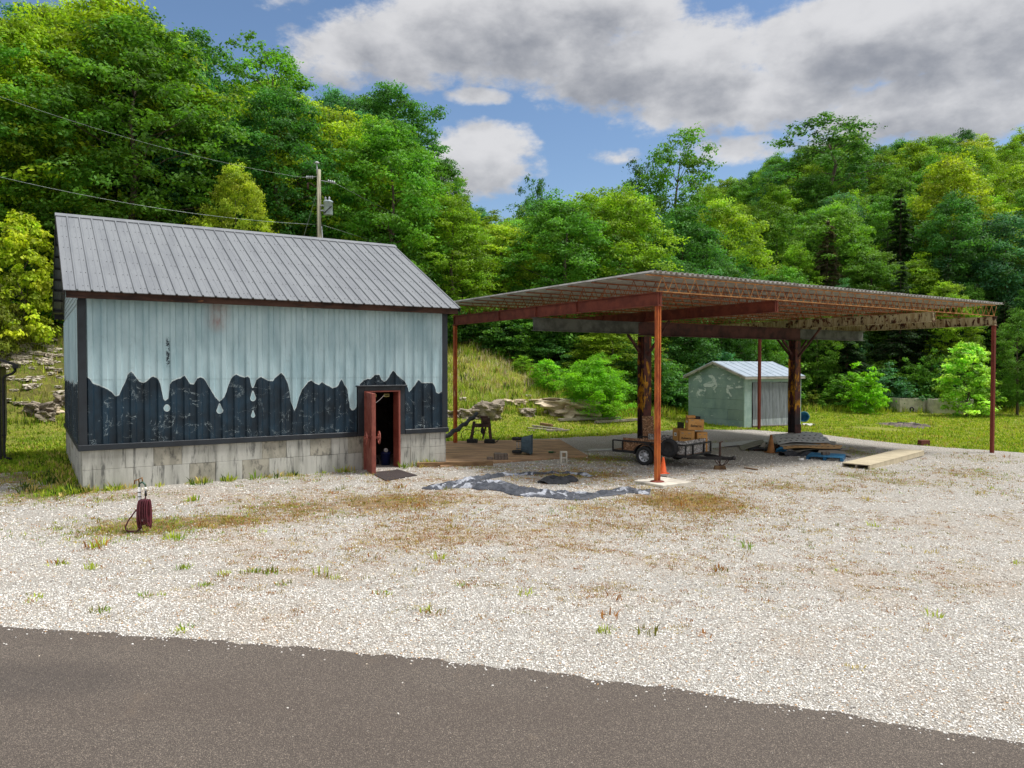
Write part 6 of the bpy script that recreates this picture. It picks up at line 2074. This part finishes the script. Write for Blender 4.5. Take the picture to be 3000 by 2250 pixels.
for s in range(5): proto('broad', 100 + s, 16, 4.3, 2.2, 230, .65, 1.4, 165, .115, limbs=24, shape=.9 + .08 * s)
for s in range(2): proto('airy', 120 + s, 17, 3.4, 3.5, 130, .55, 1.2, 150, .115, limbs=40, gaps=.5, flat=.8)
for s in range(2): proto('shrub', 140 + s, 3.2, 1.7, .15, 70, .35, .62, 95, .085, r=.05, limbs=14)
proto('locust', 150, 4.0, 2.2, .1, 190, .40, .75, 170, .085, r=.06, limbs=18, aspect=.3, flat=.7, droop=.15, up=.9)
proto('sapling', 160, 5.0, 1.7, .3, 130, .28, .55, 75, .085, r=.05, limbs=22, aspect=.75, up=.7, shape=.62)
proto('rounded', 170, 2.6, 1.25, .1, 75, .3, .5, 75, .085, r=.04, limbs=12)


def conifer_proto(seed):
    rng = random.Random(seed); nr = np.random.default_rng(seed)
    H = 15.0; P = []; A = []
    m = MB(); m.tube([(0, 0, -.4), (0, 0, H * .5), (0, 0, H)], [.22, .14, .02], 8)
    z = 1.2
    while z < H - .3:
        L = (1 - z / H) ** .8 * 4.0 * rng.uniform(.8, 1.1) + .25
        for k in range(6):
            a = rng.uniform(0, 6.28); l = L * rng.uniform(.65, 1.1); dz = -.16 * l + rng.uniform(-.15, .15)
            d = Vector((math.cos(a), math.sin(a), 0)); sd = Vector((-math.sin(a), math.cos(a), 0))
            m.tube([(0, 0, z), Vector((0, 0, z)) + d * l * .6 + Vector((0, 0, dz * .3 + .1)), Vector((0, 0, z)) + d * l + Vector((0, 0, dz))], [.035, .022, .008], 4)
            q = int(70 * l)
            t = nr.uniform(.12, 1.04, q); w = .42 * np.sqrt(np.maximum(0, 1 - (t - .35) ** 2 * 1.6)) * min(l, 2.4) * .62
            off = nr.uniform(-1, 1, q) * w
            zz = z + t * dz + .1 * np.sin(t * 3) - np.abs(off) * .22 + nr.normal(0, .06, q)
            P.append(np.stack([d.x * t * l + sd.x * off, d.y * t * l + sd.y * off, zz], -1))
            dirv = np.stack([d.x + sd.x * off / max(l, .3) * 2, d.y + sd.y * off / max(l, .3) * 2, -.15 + 0 * off], -1); A.append(dirv + nr.normal(0, .25, dirv.shape))
        z += .42
    P = np.concatenate(P); A = np.concatenate(A); A /= np.linalg.norm(A, axis=1, keepdims=True); N = len(P)
    b = np.cross(A, np.array([0, 0, 1.0]) + nr.normal(0, .35, (N, 3))); b /= np.linalg.norm(b, axis=1, keepdims=True)
    L = nr.uniform(.13, .24, N)[:, None]
    v = np.stack([P - A * L, P - b * L * .28, P + A * L, P + b * L * .28], 1).reshape(-1, 3)
    t = np.clip(1 + nr.normal(0, .2, N), .5, 1.6); c = np.repeat(np.stack([t, t, t], -1)[:, None], 4, 1).reshape(-1, 3)
    return np_mesh('crown', v, np.arange(4 * N).reshape(-1, 4), M['leaf'], c), m.mesh('trunk', M['bark'], True), H, 3.6


PROTO['conifer'] = [conifer_proto(200), conifer_proto(201)]
TONE = {'sunny': S(150, 180, 42), 'bright': S(128, 164, 42), 'yellow': S(160, 182, 50), 'mid': S(98, 144, 48), 'dark': S(76, 124, 54), 'blue': S(78, 130, 82), 'pine': S(54, 82, 46), 'bush': S(116, 178, 36), 'pale': S(170, 208, 84), 'olive': S(112, 128, 44), 'brownpine': S(86, 82, 58)}  # sunny: strong sunlight painted into the leaf colour of two left trees
FOREST = []


def plant(name, kind, x, y, H, Rw, tone, label, cat='tree', group=None, z=None, seed=None, jitter=.12):
    rng = random.Random(seed if seed is not None else int(x * 131 + y * 17))
    cm, tm, h0, r0 = rng.choice(PROTO[kind])
    z = float(hz(x, y)) if z is None else z
    e = thing(name, label, cat, (x, y, z - .1), rng.uniform(0, 6.28), group)
    c = link('crown', cm, e); t = link('trunk', tm, e)
    k = Rw / r0
    e.scale = (k, k, H / h0)
    col = TONE[tone] if isinstance(tone, str) else tone
    j = [1 + rng.uniform(-jitter, jitter) for _ in range(3)]; bri = rng.uniform(.85, 1.15)
    c.color = (col[0] * j[0] * bri, col[1] * bri, col[2] * j[2] * bri, 1)
    FOREST.append((x, y, Rw))
    return e


def tree_px(name, kind, px, ytop, depth, Rpx, tone, label, cat='tree', group=None, seed=None, hmin=None):
    """tree whose top stands at a pixel of the photograph, at a given distance"""
    p = D(px, ytop, depth); g = float(hz(p.x, p.y))
    H = max(p.z - g, 1.0)
    return plant(name, kind, p.x, p.y, H, Rpx * depth / F_PX, tone, label, cat, group, seed=seed)


# trees that stand out, each its own
for a in (('broadleaf_tree', 'broad', 330, 25, 44, 250, 'sunny', 'tall bright green broadleaf tree towering over the left half of the barn roof'),
          ('broadleaf_tree', 'broad', 60, 70, 41, 190, 'sunny', 'tall bright green tree at the left edge above the yellow sapling'),
          ('broadleaf_tree', 'broad', 560, 120, 50, 170, 'dark', 'tall dark green tree behind the right shoulder of the tall bright tree'),
          ('broadleaf_tree', 'airy', 790, 128, 54, 150, 'mid', 'tall thin crowned tree with sky showing through its branches'),
          ('broadleaf_tree', 'broad', 985, 275, 54, 120, 'blue', 'dark bluish tree right of the thin crowned tree'),
          ('broadleaf_tree', 'broad', 1140, 265, 56, 150, 'dark', 'wide dark tree rising highest behind the utility pole to its right'),
          ('broadleaf_tree', 'broad', 1300, 480, 56, 80, 'mid', 'green tree stepping down right of the wide dark tree'),
          ('broadleaf_tree', 'broad', 690, 495, 40, 95, 'yellow', 'yellow green tree showing just above the middle of the barn roof'),
          ('broadleaf_tree', 'broad', 130, 490, 43, 130, 'pale', 'low layered fresh green tree above the left end of the barn roof'),
          ('sapling', 'sapling', 62, 628, 36.0, 92, 'yellow', 'bright yellow green sapling at the left edge beside the barn roof'),
          ('shrub', 'shrub', -5, 850, 34.5, 62, 'olive', 'dark olive shrub at the left edge above the stony slope'),
          ('broadleaf_tree', 'airy', 1575, 520, 78, 60, 'dark', 'small topped tree standing up in the valley gap of the skyline'),
          ('broadleaf_tree', 'airy', 1985, 378, 76, 125, 'mid', 'open crowned tree standing above the skyline left of centre on the right hill'),
          ('broadleaf_tree', 'airy', 1880, 470, 80, 85, 'dark', 'dark tree left below the open crowned tree on the skyline'),
          ('broadleaf_tree', 'airy', 2430, 325, 90, 150, 'dark', 'dark airy tree crowns highest on the right skyline'),
          ('broadleaf_tree', 'broad', 2110, 600, 66, 130, 'bright', 'rounded bright green tree in front on the right hill above the canopy'),
          ('broadleaf_tree', 'broad', 1790, 690, 62, 110, 'mid', 'mid green tree directly above the front corner of the canopy deck'),
          ('pine_tree', 'conifer', 2640, 545, 68, 110, 'pine', 'dark pine standing among broadleaf trees above the right end of the canopy'),
          ('pine_tree', 'conifer', 2425, 640, 66, 90, 'brownpine', 'brownish dark pine above the middle of the canopy deck'),
          ('pine_tree', 'conifer', 2640, 760, 61, 90, 'pine', 'lower fresh pine below the dark pine behind the canopy'),
          ('broadleaf_tree', 'broad', 2790, 470, 72, 120, 'yellow', 'yellow green tree on the right hill beside the dark pine'),
          ('broadleaf_tree', 'broad', 2950, 640, 64, 130, 'blue', 'bluish green tree at the right edge above the right post'),
          ('broadleaf_tree', 'broad', 2985, 915, 54, 62, 'mid', 'fresh green bushy tree at the right edge behind the right post'),
          ('sapling', 'sapling', 2835, 1005, 53, 76, 'pale', 'pale green big leaved sapling before the second concrete tank'),
          ('shrub', 'rounded', 2538, 1100, 55, 48, 'bush', 'small bright yellow green round bush at the edge of the woods'),
          ('shrub', 'locust', 1738, 1058, 41, 98, 'bush', 'bright green feathery bush beside the limestone ledge'),
          ('shrub', 'shrub', 1598, 1055, 44, 48, 'bush', 'bright shrub left behind the feathery bush'),
          ('broadleaf_tree', 'broad', 1790, 935, 48, 115, 'bright', 'bright leafy small tree behind the feathery bush under the canopy'),
          ('shrub', 'shrub', 1530, 1065, 46, 30, 'bright', 'small light shrub at the top of the grassy slope')):
    tree_px(*a)

COLS = {'left': [(0, 'at the left edge'), (250, 'over the left barn roof end'), (480, 'behind the tall bright tree'), (640, 'over the middle barn roof'), (850, 'left of the utility pole'),
                 (1000, 'right of the utility pole'), (1200, 'over the right barn roof end'), (1400, 'above the left canopy post'), (1600, 'in the valley gap'), (1800, 'above the feathery bush'), (9999, 'above the front canopy corner')],
        'right': [(1600, 'in the valley gap'), (1800, 'above the feathery bush'), (1950, 'above the front canopy corner'), (2080, 'above the boxes on the trailer'), (2230, 'above the shed'), (2380, 'above the right column'),
                  (2520, 'above the blue pallet'), (2640, 'above the round bush'), (2760, 'above the concrete tanks'), (2880, 'above the sapling'), (3000, 'above the right post'), (99999, 'at the right edge')]}
WORD = {'bright': 'bright green', 'mid': 'mid green', 'dark': 'dark green', 'blue': 'bluish green', 'yellow': 'yellow green'}


def where(tone, side, x, y, top):
    """label of a tree of the woods: its colour, what it stands above, and how high up the hill"""
    px = 1500 + F_PX * x / y; py = HOR - F_PX * (top - CAM_H) / y
    col = next(w for lim, w in COLS[side] if px < lim)
    row = 'at the skyline' if y > 84 else 'high on the hill' if y > 72 else 'halfway up the hill' if y > 60 else 'low on the hill'
    return f'{WORD[tone]} tree, {side} woods, {col}, {row}'


def forest():
    rng = random.Random(21)
    pts = []
    def far_enough(x, y, d): return all((x - a) ** 2 + (y - b) ** 2 > d * d for a, b in pts)
    # left hill, and the valley behind the canopy
    tries = 0; n = 0
    while tries < 9000 and n < 105:
        tries += 1
        y = rng.uniform(30, 92); x = rng.uniform(-.80, .35) * y
        dx, dy = x + 2.8, y - 37.2; s = -.40 * dx + .917 * dy; t = .917 * dx + .40 * dy
        if s < 10.5 or s > 52 or x > 14: continue
        if x > 3 and y < 47: continue
        if not far_enough(x, y, 3.6 if s < 22 else 4.6): continue
        if any((x - a) ** 2 + (y - b) ** 2 < 9 for a, b, _ in FOREST): continue
        # keep the skyline falling from the left to the valley
        px = 1500 + F_PX * x / y
        line = np.interp(px, [-200, 0, 150, 330, 520, 600, 680, 790, 900, 1000, 1140, 1190, 1260, 1400, 1500, 1600, 1750, 1900, 2100], [60, 60, 45, 30, 90, 210, 300, 220, 310, 310, 310, 420, 560, 620, 610, 580, 560, 520, 480])
        g = float(hz(x, y)); H = rng.uniform(12.5, 17.5)
        zmax = CAM_H + (HOR - line - rng.uniform(0, 60)) / F_PX * y
        if g + H > zmax: H = zmax - g
        if H < 6.5: continue
        pts.append((x, y)); n += 1
        tone = rng.choices(['bright', 'mid', 'dark', 'blue', 'yellow'], [.26, .34, .24, .10, .06] if px < 1250 else [.28, .4, .18, .08, .06])[0]
        side = 'left'
        plant('broadleaf_tree', 'airy' if rng.random() < .1 else 'broad', x, y, H, rng.uniform(3.2, 4.6) * (H / 15) ** .7, tone, where(tone, side, x, y, g + H), group='trees of the left hill woods')
    # right hill
    tries = 0; n = 0
    while tries < 20000 and n < 260:
        tries += 1
        y = rng.uniform(46, 128); x = rng.uniform(.05, .80) * y
        yb = 45 + 12.5 * float(sm(x, 4, 24))
        if y < yb + 2.5 or x < 10 + (y - 60) * .03: continue
        if not far_enough(x, y, 3.3 if y < yb + 14 else 3.9): continue
        if any((x - a) ** 2 + (y - b) ** 2 < 5 for a, b, _ in FOREST): continue
        px = 1500 + F_PX * x / y
        line = np.interp(px, [1600, 1750, 1900, 2000, 2100, 2200, 2350, 2500, 2700, 2850, 3000, 3300], [560, 545, 490, 470, 450, 420, 405, 385, 370, 350, 360, 360])
        g = float(hz(x, y)); H = rng.uniform(10, 15) if y > yb + 8 else rng.uniform(8, 12)
        zmax = CAM_H + (HOR - line - rng.uniform(0, 45)) / F_PX * y
        if g + H > zmax: H = zmax - g
        if H < 6.5: continue
        pts.append((x, y)); n += 1
        tone = rng.choices(['bright', 'mid', 'dark', 'blue', 'yellow'], [.32, .38, .14, .08, .08] if y > yb + 9 else [.12, .38, .36, .14, 0])[0]
        plant('broadleaf_tree', 'broad', x, y, H, rng.uniform(2.3, 3.6) * (H / 13) ** .7, tone, where(tone, 'right', x, y, g + H), group='trees of the right hill woods')
    # pines and shrubs along the foot of the woods
    for k in range(16):
        x = rng.uniform(15, 48); y = 45 + 12.5 * float(sm(x, 4, 24)) + rng.uniform(2.0, 5)
        plant('pine_tree', 'conifer', x, y, rng.uniform(6, 11), rng.uniform(1.8, 2.6), 'pine', 'dark young pine along the foot of the right woods', group='young pines at the foot of the woods')
    for k in range(46):
        x = rng.uniform(4, 50); y = 45 + 12.5 * float(sm(x, 4, 24)) + rng.uniform(.4, 3.0)
        plant('shrub', 'shrub', x, y, rng.uniform(1.4, 4.2), rng.uniform(1.1, 2.0), rng.choice(['dark', 'mid', 'blue', 'mid']), 'leafy shrub in the thicket along the foot of the right woods', 'shrub', 'shrubs at the foot of the right woods')
    for k in range(60):
        s = rng.uniform(9.0, 13); t = rng.uniform(-24, 13)
        x = -2.8 + .917 * t - .40 * s; y = 37.2 + .40 * t + .917 * s
        plant('shrub', 'shrub', x, y, rng.uniform(1.2, 3.6), rng.uniform(1.0, 1.9), rng.choice(['dark', 'mid', 'dark', 'bright']), 'leafy shrub in the thicket along the foot of the left woods', 'shrub', 'shrubs at the foot of the left woods')
    # weeds round the tanks and the edge of the lawn
    for k in range(22):
        px = rng.uniform(2350, 2990); p = G(px, rng.uniform(1188, 1206))
        plant('weed_bush', 'rounded', p.x, p.y + .4, rng.uniform(.6, 1.3), rng.uniform(.5, .9), rng.choice(['olive', 'mid', 'pale', 'dark']), 'low weedy bush along the back edge of the lawn', 'bush', 'weedy bushes at the back of the lawn')


forest()
